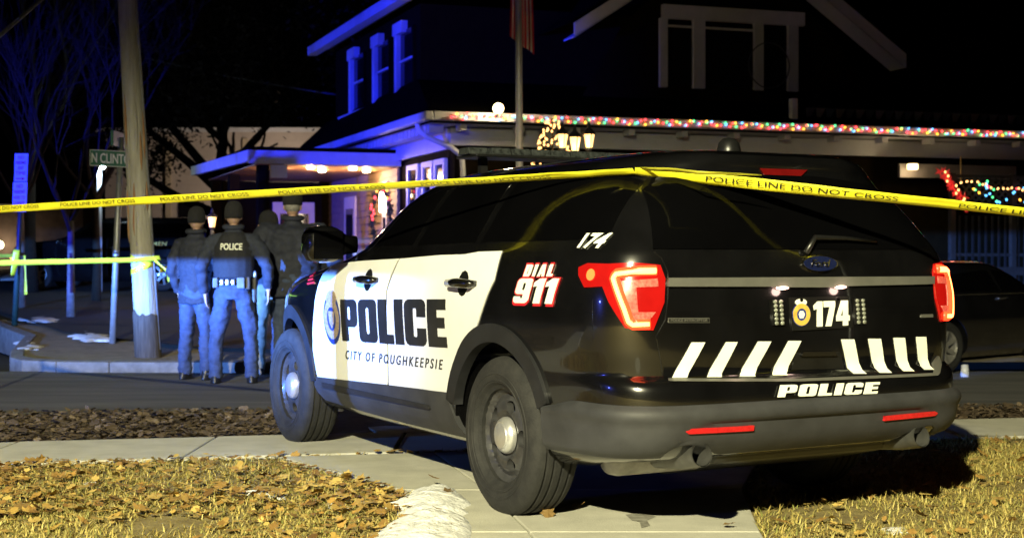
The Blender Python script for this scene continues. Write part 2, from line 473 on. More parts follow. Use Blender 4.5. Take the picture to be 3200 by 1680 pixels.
for fn, nm in ((left, 'L'), (right, 'R')):
    d1 = patch('front_door', poly_bm(fd), fn, WHITEPAINT, SUV, .005, .012, .07, .04)
    d2 = patch('rear_door', poly_bm(rd_), fn, WHITEPAINT, SUV, .005, .012, .07, .04)
    for nm2, w_ in (('front_window', wf), ('rear_window', wr), ('quarter_window', wq)):
        patch(nm2, poly_bm(w_), fn, GLASS, SUV, .004, .006, .07, .04)
    patch('rocker_panel', poly_bm(roc), fn, PLASTIC, SUV, .012, .03, .07, .03)
    strip = [(2.22, .40), (.70, .415), (.70, .435), (2.22, .432)]
    patch('rocker_strip', poly_bm(strip), fn, TRIMPL, SUV, .022, .012, .1, 0)
    for wx in (0, 2.865):
        a0, a1 = (14, 205) if wx == 0 else (-12, 168)
        if wx == 0: a0, a1 = 14, 158
        else: a0, a1 = 14, 172
        patch('arch_trim', poly_bm(arc(wx, .36, .432, a0, a1, 26) + arc(wx, .36, .517, a1, a0, 26)), fn, TRIMPL, SUV, .018, .05, .05, .05)
    # handles
    for dr, (hx0, hx1) in ((d1, (1.345, 1.615)), (d2, (.18, .45))):
        z = 1.055; ys = side_y((hx0 + hx1) / 2, z) * (1 if fn is left else -1); sg = 1 if fn is left else -1
        patch('handle_recess', poly_bm([((hx0 + hx1) / 2 + .055 * math.cos(R(k * 30)), z + .062 * math.sin(R(k * 30))) for k in range(12)]), fn, BLACKTRIM, dr, .0065, .004, 0, 0)
        h = MB().tube([(hx0, ys, z), (hx0 + .03, ys + sg * .035, z), ((hx0 + hx1) / 2, ys + sg * .042, z + .003), (hx1 - .03, ys + sg * .035, z), (hx1, ys, z)], [.014, .021, .024, .021, .014], 10)
        h.build('door_handle', BLACKPAINT, dr, True)
# lettering on the left side
def stext(name, bm, p0, p1, m, parent=SUV, off=.008, dx=.08):
    (x0, z0), (x1, z1) = p0, p1
    def fn(tx, ty, o):
        x = x0 - tx; return left(x, z0 + ty + (z1 - z0) * (tx / (x0 - x1)), o)
    return patch(name, bm, fn, m, parent, off, .003, dx, .05)
a_, b_, c_, d_ = SP((1074, 1071), (1408, 1095), (1074, 943), (1432, 950))
bm = block('POLICE', a_[1] * -1 + c_[1], (a_[0] - b_[0]) * .985, .055)
stext('police_lettering', bm, (a_[0], a_[1]), (b_[0], b_[1] - .0), VINYLK)
a_, b_ = SP((1084, 1128), (1388, 1163))
stext('city_lettering', text_bm('CITY OF POUGHKEEPSIE', .050, .004, .22, a_[0] - b_[0], 1.45), a_, b_, VINYLK)['kind'] = 'stuff'
a_, b_ = SP((1639, 873), (1728, 873))
stext('dial_lettering_shadow', block('DIAL', .066, (a_[0] - b_[0]) * 1.06, .16, .2), (a_[0] + .012, a_[1] - .006), (b_[0], b_[1] - .006), VINYLR, off=.005)
stext('dial_lettering', block('DIAL', .052, a_[0] - b_[0], .22, .2), a_, b_, VINYLW)
a_, b_ = SP((1606, 955), (1727, 959))
stext('emergency_number_shadow', block('911', .125, (a_[0] - b_[0]) * 1.06, .06, .2), (a_[0] + .014, a_[1] - .012), (b_[0] - .0, b_[1] - .012), VINYLR, off=.005)
stext('emergency_number', block('911', .108, a_[0] - b_[0], .09, .2), a_, b_, VINYLW)
a_, b_ = SP((1806, 785), (1880, 786))
stext('unit_number', text_bm('174', .064, .03, .25, a_[0] - b_[0] + .01, 1.0), a_, b_, VINYLW, off=.008)
# door seal
p_ = SP((1040, 1003))[0]
def ell(cx, cz, rx, rz, n=28): return [(cx + rx * math.cos(2 * math.pi * k / n), cz + rz * math.sin(2 * math.pi * k / n)) for k in range(n)]
seal = patch('door_seal', poly_bm(ell(*p_, .138, .150)), left, BLUEV, SUV, .008, .003, .06, .05)
patch('seal_cap', poly_bm(ell(p_[0], p_[1] + .118, .085, .05)), left, TANV, seal, .0085, .003, .06, .05)
patch('seal_ring', fill2d([ell(*p_, .124, .12), ell(*p_, .072, .070)]), left, TANV, seal, .0095, .003, .06, .05)
patch('seal_shield', poly_bm([(p_[0] + .045, p_[1] + .045), (p_[0] - .045, p_[1] + .045), (p_[0] - .04, p_[1] - .02), (p_[0], p_[1] - .058), (p_[0] + .04, p_[1] - .02)]), left, TANV, seal, .0095, .003, 0, 0)
# small flag on the front wing
fl = SP((966, 857), (990, 853), (986, 892), (962, 896))
flag_w = patch('wing_flag', poly_bm(fl), left, VINYLW, SUV, .004, .002, 0, 0)
for k in range(4):
    t0, t1 = (k * 2) / 7, (k * 2 + 1) / 7
    lerp = lambda p, q, t: (p[0] + (q[0] - p[0]) * t, p[1] + (q[1] - p[1]) * t)
    patch('stripe', poly_bm([lerp(fl[0], fl[3], t0), lerp(fl[1], fl[2], t0), lerp(fl[1], fl[2], t1), lerp(fl[0], fl[3], t1)]), left, VINYLR, flag_w, .006, .002, 0, 0)
# rear end
gate = patch('tailgate', poly_bm(RP((2072, 1188), (2066, 1150), (2050, 1060), (2078, 1010), (2086, 940), (2086, 860), (2066, 815), (2045, 797), (2905, 797), (2912, 830), (2908, 860), (2915, 950), (2925, 1010), (2922, 1090), (2918, 1172), (2900, 1178), (2500, 1190))), rear, BLACKPAINT, SUV, .006, .014, .05, .05)
gl = RP((2040, 788), (2004, 600), (2025, 566), (2120, 552), (2540, 560), (2720, 590), (2800, 660), (2900, 788))
patch('rear_glass', poly_bm(gl), rear, GLASS, SUV, .006, .012, .05, .05)
patch('chrome_bar', poly_bm(RP((2082, 878), (2908, 872), (2908, 896), (2640, 903), (2600, 907), (2440, 907), (2400, 905), (2082, 905))), rear, DULLCHROME, gate, .022, .02, .06, 0)
patch('gate_trim', poly_bm(RP((2086, 1190), (2500, 1191), (2912, 1173), (2928, 1120), (2936, 1140), (2925, 1181), (2500, 1200), (2090, 1199))), rear, DULLCHROME, SUV, .010, .014, .06, 0)
patch('gate_handle_recess', poly_bm(RP((2482, 1112), (2622, 1108), (2634, 1160), (2470, 1164))), rear, BLACKTRIM, gate, .009, .006, .06, 0)
patch('gate_handle', poly_bm(RP((2500, 1108), (2600, 1106), (2606, 1120), (2494, 1122))), rear, BLACKPAINT, gate, .022, .02, .06, 0)
tops = [(2158, 2200, 1079), (2265, 2301, 1078), (2365, 2406, 1076), (2460, 2500, 1074)]
bots = [(2098, 2144, 1189), (2206, 2252, 1187), (2309, 2357, 1185), (2411, 2457, 1181)]
topr = [(2624, 2665, 1069), (2708, 2748, 1067), (2787, 2823, 1064), (2858, 2889, 1061)]
botr = [(2664, 2704, 1176), (2745, 2783, 1173), (2820, 2853, 1168), (2885, 2914, 1163)]
for (a, b, c), (d, e, f) in zip(tops + topr, bots + botr):
    patch('hazard_stripe', poly_bm(RP((a, c), (b, c), (e, f), (d, f))), rear, VINYLW, gate, .0095, .003, .04, .03)
def rtext(name, bm, p0, p1, m, parent, off=.009, dx=.06):
    (y0, z0), (y1, z1) = p0, p1
    return patch(name, bm, lambda tx, ty, o: rear(y0 - tx, z0 + ty + (z1 - z0) * tx / (y0 - y1), o), m, parent, off, .003, dx, .05)
a_, b_ = RP((2424, 1250), (2735, 1238))
rtext('bumper_lettering', block('POLICE', .050, a_[0] - b_[0], .1, .14), a_, b_, VINYLW, SUV, .012)
# emblem
e_ = RP((2555, 833))[0]
em = patch('emblem', poly_bm(ell(e_[0], e_[1], .100, .038)), rear, CHROME, gate, .016, .014, 0, 0)
patch('emblem_field', poly_bm(ell(e_[0], e_[1], .092, .032)), rear, mat('navy enamel', (.006, .010, .045), .25, var=.2, scale=9), em, .018, .003, 0, 0)
rtext('emblem_script', text_bm('Ford', .032, .01, .35, .11), (e_[0] + .055, e_[1] - .015), (e_[0] - .055, e_[1] - .015), CHROME, em, .0215, 0)
# badges
for uv, nm in ((((2085, 1003), (2213, 1003), (2213, 1018), (2085, 1018)), 'badge'), (((2872, 991), (2910, 990), (2910, 1000), (2872, 1001)), 'badge')):
    q = RP(*uv); bd = patch(nm, poly_bm(q), rear, DULLCHROME, gate, .010, .004, .06, 0)
    if q[0][0] > 0:
        patch('badge_field', poly_bm(RP((2087, 1005), (2211, 1005), (2211, 1016), (2087, 1016))), rear, BLACKTRIM, bd, .012, .002, .06, 0)
        rtext('badge_lettering', text_bm('POLICE INTERCEPTOR', .010, .005, 0, .17), RP((2092, 1014))[0], RP((2207, 1014))[0], DULLCHROME, bd, .0135, 0)
# plate with seal and number, lit by two small lamps
q = RP((2457, 939), (2646, 935), (2659, 1032), (2471, 1043))
plate = patch('number_plate', poly_bm(q), rear, BLACKTRIM, gate, .014, .006, .1, 0)
s_ = RP((2497, 992))[0]
ps = patch('plate_seal', poly_bm(ell(s_[0], s_[1], .050, .050)), rear, BLUEV, plate, .016, .002, 0, 0)
patch('plate_seal_cap', poly_bm(ell(s_[0] + .002, s_[1] + .052, .032, .015)), rear, VINYLW, ps, .0165, .002, 0, 0)
patch('plate_seal_ring', fill2d([ell(s_[0], s_[1], .047, .047), ell(s_[0], s_[1], .026, .026)]), rear, GOLDV, ps, .0175, .002, 0, 0)
patch('plate_seal_shield', poly_bm(ell(s_[0], s_[1], .017, .018, 6)), rear, VINYLW, ps, .0175, .002, 0, 0)
a_, b_ = RP((2535, 1030), (2647, 1025))
rtext('plate_number', block('174', .108, a_[0] - b_[0], .06), a_, b_, VINYLW, plate, .017, 0)
for uv in ((2496, 946), (2610, 944)):
    p = RP(uv)[0]; patch('plate_bolt', poly_bm(ell(p[0], p[1], .009, .009, 10)), rear, CHROME, plate, .018, .004, 0, 0)
WARMSPOT = emis('plate lamp glass', (1.0, .62, .48), 5.)
for uv in ((2437, 909), (2618, 906)):
    p = on_car(*uv); l = MB().ball((p.x - .016, p.y, p.z), (.012, .035, .008)).build('plate_lamp', WARMSPOT, gate, True)
    ll = lamp('plate_lamp_light', 'POINT', (p.x - .04, p.y, p.z - .012), .25, (1, .66, .55), .02); ll.parent = SUV
# vertical warning lamp modules beside the plate
LEDGLASS = mat('clear warning lamp glass', (.10, .11, .09), .18, c2=(.32, .34, .29), scale=90, coat=.4)
for us, vs in (((2404, 2440), (946, 1026)), ((2660, 2696), (942, 1022))):
    q = RP((us[0], vs[0]), (us[1], vs[0]), (us[1] + 5, vs[1]), (us[0] + 6, vs[1]))
    wl = patch('warning_lamp', poly_bm(q), rear, BLACKTRIM, gate, .016, .012, 0, 0)
    for k in range(6):
        for h in range(2):
            c = Vector(((q[0][0] * (3 - 2 * h) + q[1][0] * (1 + 2 * h)) / 4, 0, 0)); z = q[0][1] + (q[3][1] - q[0][1]) * (k + .5) / 6
            y = c.x + (q[3][0] - q[0][0]) * (k + .5) / 6
            MB().ball(rear(y, z, .018), (.006, .011, .009), 8, 6).build('diode', LEDGLASS, wl, True)
# wiper
w0, w1, w2 = rear(*RP((2508, 800))[0], .02), rear(*RP((2530, 752))[0], .035), rear(*RP((2725, 765))[0], .025)
wp = MB().tube([w0, w1, w1.lerp(w2, .5) + Vector((0, 0, .006)), w2], [.014, .012, .009, .006], 8).build('rear_wiper', BLACKTRIM, SUV, True)
# high brake lamp, off, under the spoiler
patch('high_brake_lamp', poly_bm(RP((2370, 536), (2520, 541), (2500, 560), (2385, 556))), rear, mat('unlit red lens', (.12, .004, .004), .2, coat=.5, var=.2, scale=9), SUV, .008, .01, .04, 0)
# bumper
def bump_rows():
    fn = wrap(-.25, 0); rows = []
    zs = [.362, .366, .374, .386, .40, .43, .46, .49, .505, .52, .53, .542, .554, .566, .576, .584]
    ph = [R(a) for a in np.linspace(-79, 79, 101)]
    def ss(a, b, x):
        t = min(1, max(0, (x - a) / (b - a))); return t * t * (3 - 2 * t)
    for z in zs:
        row = []
        for p in ph:
            edge = ss(64, 79, abs(math.degrees(p)))
            zt = z - edge * .045 * ss(.5, .60, z) 
            o = .010 + .016 * ss(.362, .385, z) * (1 - ss(.566, .584, z)) + .012 * (ss(.50, .54, z) * (1 - ss(.545, .582, z))) * (1 - edge)
            y = fn(p, zt, 0).y
            rec = ss(.74, .68, abs(y)) if False else (1 - ss(.66, .73, abs(y)))
            zlim = .515 - .05 * ss(.55, .73, abs(y))
            o -= .019 * rec * (1 - ss(zlim - .006, zlim + .004, zt)) * ss(.364, .385, z)
            # exhaust cut-outs lift the lower edge
            cx = min(abs(abs(y) - .60) / .13, 1)
            zt2 = zt + max(0, (1 - cx * cx)) * .06 * (1 - ss(.366, .47, z)) - .01 * (1 - ss(.366, .45, z)) * edge
            row.append(fn(p, zt2, o))
        rows.append(row)
    bot = [Vector((v.x + .10 * (1 if True else 0), v.y * .93, v.z + .015)) for v in rows[0]]
    top = [Vector((v.x + .03, v.y * .97, v.z + .004)) for v in rows[-1]]
    return [bot] + rows + [top]
bumper = MB().grid(bump_rows()).build('rear_bumper', PLASTIC, SUV, auto=40)
for s in (1, -1):
    q = [(s * .36, .466), (s * .675, .470), (s * .69, .480), (s * .68, .492), (s * .36, .488)]
    patch('bumper_reflector', poly_bm(q), rear, REFLECT, bumper, .019, .014, .05, 0)
    ex = MB().tube([(-.75, s * .60, .33), (-.95, s * .60, .352), (-1.068, s * .605, .382)], [.045, .046, .050], 20, cap=False)
    ex.tube([(-1.068, s * .605, .382), (-1.0, s * .603, .37), (-.85, s * .60, .34)], [.046, .042, .038], 20, cap=False)
    ex.build('exhaust_tip', mat('brushed exhaust steel', (.12, .12, .115), .34, metal=.6, var=.15, scale=20), SUV, True)
MB().lathe([(.02, -.26), (.085, -.24), (.095, -.2), (.095, .2), (.085, .24), (.02, .26)], 20, (-.66, .55, .345), 'y').build('muffler', mat('sooty muffler metal', (.30, .29, .27), .45, metal=.6, var=.3, scale=12), SUV, True)
MB().box((-.5, -.6, .235), (3.2, .6, .27)).build('underbody', BLACKTRIM, SUV)
MB().hexa([(-.86, -.60, .30), (-.45, -.60, .20), (-.45, .42, .20), (-.86, .42, .30), (-.95, -.60, .42), (-.45, -.60, .42), (-.45, .42, .42), (-.95, .42, .42)]).build('spare_wheel_well', BLACKTRIM, SUV, bevel=.03)
# lamps
def tail_lamp(sg):
    PV = (-.55, .45); fn = wrap(*PV, sg)
    hs = patch('tail_lamp', poly_bm(WP(*PV, (1905, 834), (1980, 830), (2064, 838), (2079, 880), (2076, 955), (2042, 1042), (1955, 1035), (1932, 1000), (1905, 955), (1885, 905), (1830, 908), (1812, 870), (1812, 845), (1840, 832))), fn, REDLENS, SUV, .010, .03, .06, .03)
    tube = WP(*PV, (2050, 856), (2000, 857), (1930, 866), (1922, 880), (1936, 925), (1955, 975), (1968, 1015), (1980, 1024), (2030, 1022))
    t2 = []
    for (p, z), (p2, z2) in zip(tube, tube[1:]):
        for k in range(4): t2.append((p + (p2 - p) * k / 4, z + (z2 - z) * k / 4))
    t2.append(tube[-1])
    MB().tube([fn(p, z, .004) for p, z in t2], .023, 8).build('tube_halo', REDGLOW, hs, True)  # wider glowing tube added as the halo round the lit tube
    MB().tube([fn(p, z, .022) for p, z in t2], [.0095 if i > 4 else .0125 for i in range(len(t2))], 8).build('lit_tube', REDHOT, hs, True)
    patch('reversing_lens', poly_bm(WP(*PV, (1944, 888), (2055, 880), (2058, 905), (1990, 908), (1996, 985), (2050, 985), (2030, 1010), (1980, 1008), (1962, 960))), fn, CLEARL, hs, .013, .006, .05, .03)
    sd = WP(*PV, (1850, 868))[0]
    patch('side_lamp', poly_bm([(sd[0] + .040 * math.cos(R(a)), sd[1] + .024 * math.sin(R(a))) for a in range(0, 360, 30)]), fn, REDSIDE, hs, .014, .008, 0, 0)
tail_lamp(1); tail_lamp(-1)
# wheels
def wheel_parts():
    hw = .122
    pr = [(.232, hw - .020), (.245, hw - .004), (.252, hw - .002), (.254, hw + .002), (.258, hw + .002), (.260, hw - .001), (.282, hw + .003), (.284, hw + .006), (.290, hw + .006), (.292, hw + .003), (.315, hw + .001), (.338, hw - .010), (.354, hw - .022), (.3615, hw - .034)]
    tr = []
    for g in (.062, .022, -.022, -.062):
        tr += [(.365, g + .008), (.355, g + .005), (.355, g - .005), (.365, g - .008)]
    pr = pr + tr + [(r, -h) for r, h in pr[::-1]]
    ty = MB().lathe(pr + [(.215, -.10), (.215, .09), (.232, hw - .020)], 72, axis='y', cap=False)
    tyre = ty.mesh('tyre')
    # tread blocks on the shoulder
    def dish(r):
        return float(np.interp(r, [0, .06, .085, .115, .165, .19, .2, .212, .228, .236], [.080, .082, .078, .098, .090, .068, .074, .092, .098, .104]))
    holes = []
    for k in range(5):
        a = R(90 + 18 + k * 72); lp = []
        for t in range(16):
            q = 2 * math.pi * t / 16
            rr = .138 + .030 * math.sin(q); aa = a + .26 * math.cos(q) * (1 + .25 * math.sin(q)); lp.append((rr * math.cos(aa), rr * math.sin(aa)))
        holes.append(lp)
    bm = fill2d([[(.234 * math.cos(2 * math.pi * k / 64), .234 * math.sin(2 * math.pi * k / 64)) for k in range(64)]] + holes)
    cut_grid(bm, .02, .02)
    bnd = [e for e in bm.edges if e.is_boundary]
    fl = {v: (v.co.x, v.co.y) for v in bm.verts}
    nv = {}
    for v in list(bm.verts):
        x, y = fl[v]; v.co = (x, dish(math.hypot(x, y)) - .02, y)
    for e in bnd:
        for v in e.verts:
            if v not in nv: x, y = fl[v]; nv[v] = bm.verts.new((x * 1.0, dish(math.hypot(x, y)) - .055, y))
        a, b = e.verts; bm.faces.new((a, b, nv[b], nv[a]))
    for f in bm.faces: f.smooth = True
    rim = bpy.data.meshes.new('rim'); bm.to_mesh(rim); bm.free(); rim.set_sharp_from_angle(angle=R(40))
    cap = MB().lathe([(.086, .0), (.085, .014), (.079, .026), (.064, .037), (.060, .0365), (.056, .041), (.03, .047), (.001, .049)], 28, (0, .066, 0), 'y').mesh('hub_cap')
    drum = MB().lathe([(.02, .0), (.17, .0), (.18, -.01), (.18, -.06)], 28, (0, -.03, 0), 'y').mesh('brake_disc')
    return tyre, rim, cap, drum
wt, wr_, wc, wd = wheel_parts()
for m_, me in ((RUBBER, wt), (STEEL, wr_), (mat('brushed hub chrome', (.72, .72, .73), .32, metal=.75, var=.08, scale=30), wc), (mat('rusty brake disc', (.10, .09, .08), .5, metal=.6, var=.4, scale=20), wd)): me.materials.append(m_)
for me in (wt, wc, wd): me.polygons.foreach_set('use_smooth', [True] * len(me.polygons)); me.set_sharp_from_angle(angle=R(30))
def new_from(name, me, parent):
    o = bpy.data.objects.new(name, me); col.objects.link(o); o.parent = parent; return o
for wx in (0, 2.865):
    for s in (1, -1):
        w_ = bpy.data.objects.new('wheel', None); col.objects.link(w_); w_.parent = SUV; w_.empty_display_size = .1
        w_.location = (wx, s * .852, .360); w_.rotation_euler = (0, R(23 * wx), 0 if s > 0 else math.pi)
        new_from('tyre', wt, w_); new_from('rim', wr_, w_); new_from('hub_cap', wc, w_); new_from('brake_disc', wd, w_)
# mirrors
for s in (1, -1):
    mm = MB()
    n = 14
    for (y, sx, sz) in ((.90, .06, .05), (.97, .07, .06), (1.0, .085, .085), (1.05, .10, .105), (1.12, .10, .108), (1.18, .085, .095), (1.205, .05, .06)):
        mm.v += [(1.90 + sx * math.copysign(abs(math.cos(2 * math.pi * k / n)) ** .6, math.cos(2 * math.pi * k / n)), s * y, 1.255 + sz * math.copysign(abs(math.sin(2 * math.pi * k / n)) ** .6, math.sin(2 * math.pi * k / n))) for k in range(n)]
    for i in range(6):
        for k in range(n): a = i * n + k; b = i * n + (k + 1) % n; mm.f.append((a, b, b + n, a + n))
    mm.f += [tuple(range(n)), tuple(6 * n + k for k in range(n))]
    mr = mm.build('side_mirror', BLACKPAINT, SUV, True)
    MB().box((1.795, s * 1.01, 1.17), (1.803, s * 1.185, 1.33)).build('mirror_glass', GLASS, mr)
# roof bar
bar = MB()
n = 24
SMOKE = mat('smoked light bar lens', (.012, .014, .014), .15, coat=.4, c2=(.045, .05, .05), scale=40, spec=.5)
lb = MB().box((.93, -.60, 1.715), (1.17, .60, 1.73)).build('light_bar', BLACKTRIM, SUV, bevel=.004)
for k in range(10):
    y0 = -.62 + k * .124
    e = .03 if k in (0, 9) else 0
    MB().hexa([(.95 + e, y0 + .003, 1.731), (1.15 - e, y0 + .003, 1.731), (1.15 - e, y0 + .121, 1.731), (.95 + e, y0 + .121, 1.731), (.965 + e, y0 + .006, 1.768), (1.135 - e, y0 + .006, 1.768), (1.135 - e, y0 + .118, 1.768), (.965 + e, y0 + .118, 1.768)]).build('lens', SMOKE, lb, bevel=.004)
for s in (-1, 1): MB().box((1.03, s * .50 - .02, 1.60), (1.07, s * .50 + .02, 1.716)).build('foot', BLACKTRIM, lb)
MB().lathe([(.062, 1.66), (.06, 1.71), (.05, 1.745), (.03, 1.765), (.002, 1.77)], 20, (-.12, -.26, 0)).build('antenna_dome', BLACKTRIM, SUV, True)
# windscreen and front face
def front(y, z, o):
    xr, xf, w = sec(z); k = max(0., 1 - (min(abs(y) / w, .999)) ** BF)
    return Vector((XM + (xf - XM) * k ** (1 / AF) + o, y, z))
patch('windscreen', poly_bm([(-.78, 1.25), (.78, 1.25), (.62, 1.58), (-.62, 1.58)]), front, GLASS, SUV, .006, .01, .06, .03)
patch('grille', poly_bm([(-.5, .62), (.5, .62), (.55, .92), (-.55, .92)]), front, TRIMPL, SUV, .012, .02, .06, .05)
patch('front_bumper', poly_bm([(-.85, .32), (.85, .32), (.88, .56), (-.88, .56)]), front, PLASTIC, SUV, .018, .03, .06, .05)
for s in (-1, 1):
    patch('headlight', poly_bm([(s * .58, .74), (s * .86, .78), (s * .88, .93), (s * .58, .92)]), front, LEDGLASS, SUV, .012, .02, .06, .05)

# ------------------------------------------------------------------ ground, road, pavement, driveway
def island(name, cols, rough=.8, bump=0, trans=0.):
    m = mat(name, cols[0], rough); nt = m.node_tree; b = nt.nodes['Principled BSDF']
    g = nt.nodes.new('ShaderNodeNewGeometry'); rp = nt.nodes.new('ShaderNodeValToRGB'); rp.color_ramp.interpolation = 'LINEAR'
    el = rp.color_ramp.elements
    while len(el) < len(cols): el.new(.5)
    for i, c in enumerate(cols): el[i].position = i / (len(cols) - 1); el[i].color = (*c, 1)
    nt.links.new(g.outputs['Random Per Island'], rp.inputs[0]); nt.links.new(rp.outputs[0], b.inputs['Base Color'])
    return m
SOIL = mat('dead lawn soil', (.16, .12, .045), .95, c2=(.30, .24, .09), scale=9, bump=.5, bscale=60, detail=8)
VERGE = mat('leafy verge soil', (.07, .045, .025), .95, c2=(.16, .11, .055), scale=14, bump=.6, bscale=70, detail=8)
ASPHALT = mat('worn asphalt', (.060, .061, .065), .9, c2=(.135, .134, .136), scale=1.5, bump=.35, bscale=160, detail=8, stretch=(.3, 2.4, 1))
DARKASPH = mat('dark lot asphalt', (.016, .016, .018), .85, c2=(.03, .03, .03), scale=3, bump=.2, bscale=90)
CONC = mat('pale concrete', (.42, .41, .34), .9, c2=(.54, .525, .44), scale=5, bump=.2, bscale=120, detail=8)
KERBC = mat('grey kerb concrete', (.13, .125, .115), .9, c2=(.24, .23, .215), scale=7, bump=.3, bscale=60, detail=8)
TANSOIL = mat('sandy verge earth', (.17, .14, .09), .95, c2=(.28, .24, .17), scale=6, bump=.5, bscale=40, detail=8)
SNOW = mat('old crusted snow', (.76, .77, .75), .6, c2=(.88, .88, .86), scale=16, bump=.55, bscale=40, detail=8)
DARKGROUND = mat('dark winter grass', (.03, .03, .018), .95, c2=(.06, .055, .03), scale=3, bump=.3, bscale=30)

struct(MB().add([(-300, -200, -.25), (300, -200, -.25), (300, 500, -.25), (-300, 500, -.25)], [(0, 1, 2, 3)]).build('ground', DARKGROUND))
def sh(x, y, k=1.): return noise.noise(Vector((x * k, y * k, 3.1)))
NEAR_K = lambda x: 10.86 + .06 * x        # near edge of the road
SW0 = lambda x: 8.53 + .195 * x           # pavement, house side
SW1 = lambda x: 9.50 + .195 * x
def lawn_mesh(y0f, y1f, xs, n, amp):
    rows = []
    for k in range(n):
        t = k / (n - 1); r = []
        for x in xs:
            y = y0f(x) + (y1f(x) - y0f(x)) * t
            r.append((x, y, amp * (sh(x, y, 1.3) + .5 * sh(x, y, 5))))
        rows.append(r)
    return MB().grid(rows)
xsn = list(np.concatenate([np.linspace(-40, -6, 18), np.linspace(-5.8, 6.5, 124), np.linspace(7, 40, 18)]))
struct(lawn_mesh(lambda x: -30, lambda x: 4.2, xsn, 14, .01).build('lawn_behind', SOIL, None, True))
struct(lawn_mesh(lambda x: 4.2, lambda x: SW0(x) + .05 if abs(x) < 8 else SW0(8 * np.sign(x)), xsn, 60, .008).build('lawn', SOIL, None, True))
vg = lawn_mesh(lambda x: min(max(SW1(x) - .05, 7), 10.6), lambda x: NEAR_K(x) + .05 * sh(x, 2, 3), xsn, 18, .016)
n_ = len(xsn); last = vg.v[-n_:]
vg.grid([last, [(x, y + .05, -.10) for x, y, z in last]])
struct(vg.build('verge', VERGE, None, True))
rd = MB().grid([[(x, y, -.06 + .008 * sh(x, y, .4)) for x in np.linspace(-90, 90, 91)] for y in np.linspace(10.2, 15.35, 12)])
struct(rd.build('road', ASPHALT, None, True))

# pavement slabs
pav = struct(MB().add([(-30, SW0(-9) - .0, -.03), (30, SW0(9), -.03), (30, SW1(9), -.03), (-30, SW1(-9), -.03)], [(0, 1, 2, 3)]).build('pavement', SOIL))
for k in range(-6, 8):
    x0, x1 = k * 1.22 + .5 + .008, (k + 1) * 1.22 + .5 - .008
    z = .019 + .003 * math.sin(k * 2.1)
    MB().hexa([(x0 - .19 * .0, SW0(x0), -.05), (x1, SW0(x1), -.05), (x1, SW1(x1), -.05), (x0, SW1(x0), -.05), (x0, SW0(x0), z), (x1, SW0(x1), z), (x1, SW1(x1), z), (x0, SW1(x0), z)]).build('slab', CONC, pav, bevel=.008)
# driveway slabs: two lanes
drive = struct(MB().add([(-.9, 2.2, -.06), (1.2, 2.2, -.06), (1.5, 8.2, -.06), (-1.0, 8.2, -.06)], [(0, 1, 2, 3)]).build('driveway', SOIL))
ledge = [(.45, 2.0), (.20, 3.6), (-.06, 4.9), (-.26, 5.95), (-.565, 7.03), (-1.38, 8.20)]
redge = [(.80, 2.0), (.92, 3.6), (1.0, 4.9), (1.07, 5.95), (1.17, 7.03), (1.62, 8.80)]
def mid(a, b, t=.24): return (a[0] + (b[0] - a[0]) * t, a[1] + (b[1] - a[1]) * t)
for i in range(5):
    a0, a1, b0, b1 = ledge[i], ledge[i + 1], redge[i], redge[i + 1]
    m0, m1 = mid(a0, b0, .25), mid(a1, b1, .25)
    if i == 4: a1 = (a1[0], SW0(a1[0]) - .05); b1 = (b1[0], SW0(b1[0]) - .05); m1 = (m1[0] + .15, SW0(m1[0] + .15) - .05)
    for p, q, r, s in ((a0, m0, m1, a1), (m0, b0, b1, m1)):
        c = Vector(((p[0] + q[0] + r[0] + s[0]) / 4, (p[1] + q[1] + r[1] + s[1]) / 4, 0)); z = .019
        pts = [Vector((k_[0], k_[1], 0)) for k_ in (p, q, r, s)]
        pts = [v + (c - v).normalized() * .008 for v in pts]
        MB().hexa([(*v.xy, -.05) for v in pts] + [(*v.xy, z) for v in pts]).build('slab', CONC, drive, bevel=.006)
apr = [(-.9, SW1(-.9) + .012), (1.7, SW1(1.7) + .012), (2.3, NEAR_K(2.3) + .02), (-1.3, NEAR_K(-1.3) + .02)]
struct(MB().hexa([(x, y, -.2) for x, y in apr] + [(apr[0][0], apr[0][1], .016), (apr[1][0], apr[1][1], .016), (apr[2][0], apr[2][1], -.03), (apr[3][0], apr[3][1], -.03)]).build('driveway_apron', CONC, None, bevel=.006))

def inpoly(x, y, P):
    c = False; n = len(P)
    for i in range(n):
        (x0, y0), (x1, y1) = P[i], P[i - 1]
        if (y0 > y) != (y1 > y) and x < (x1 - x0) * (y - y0) / (y1 - y0) + x0: c = not c
    return c
DRIVE = ledge + redge[::-1]
def on_lawn(x, y):
    if y > SW0(x) - .02 and y < SW1(x) + .02: return False
    if y > NEAR_K(x) - .02: return False
    if y >= SW1(x) and -1.2 - (y - 9.3) * .25 < x < 1.9: return False
    return not inpoly(x, y, DRIVE)

def scatter(name, tv, tf, P, yaw, tilt, scl, m, label, cat, roll=None):
    tv = np.array(tv, float); n = len(P); P = np.array(P)
    cy, sy = np.cos(yaw), np.sin(yaw); ct, st = np.cos(tilt), np.sin(tilt)
    V = tv[None] * np.array(scl)[:, None, None]
    y2 = V[..., 1] * ct[:, None] - V[..., 2] * st[:, None]; z2 = V[..., 1] * st[:, None] + V[..., 2] * ct[:, None]
    x3 = V[..., 0] * cy[:, None] - y2 * sy[:, None]; y3 = V[..., 0] * sy[:, None] + y2 * cy[:, None]
    V = np.stack([x3, y3, z2], -1) + P[:, None]
    Fc = np.array(tf)[None] + (np.arange(n) * len(tv))[:, None, None]
    me = bpy.data.meshes.new(name); me.from_pydata(V.reshape(-1, 3).tolist(), [], Fc.reshape(-1, Fc.shape[-1]).tolist()); me.update()
    o = link(name, me, m, None, False); tag(o, label, cat, kind='stuff'); return o
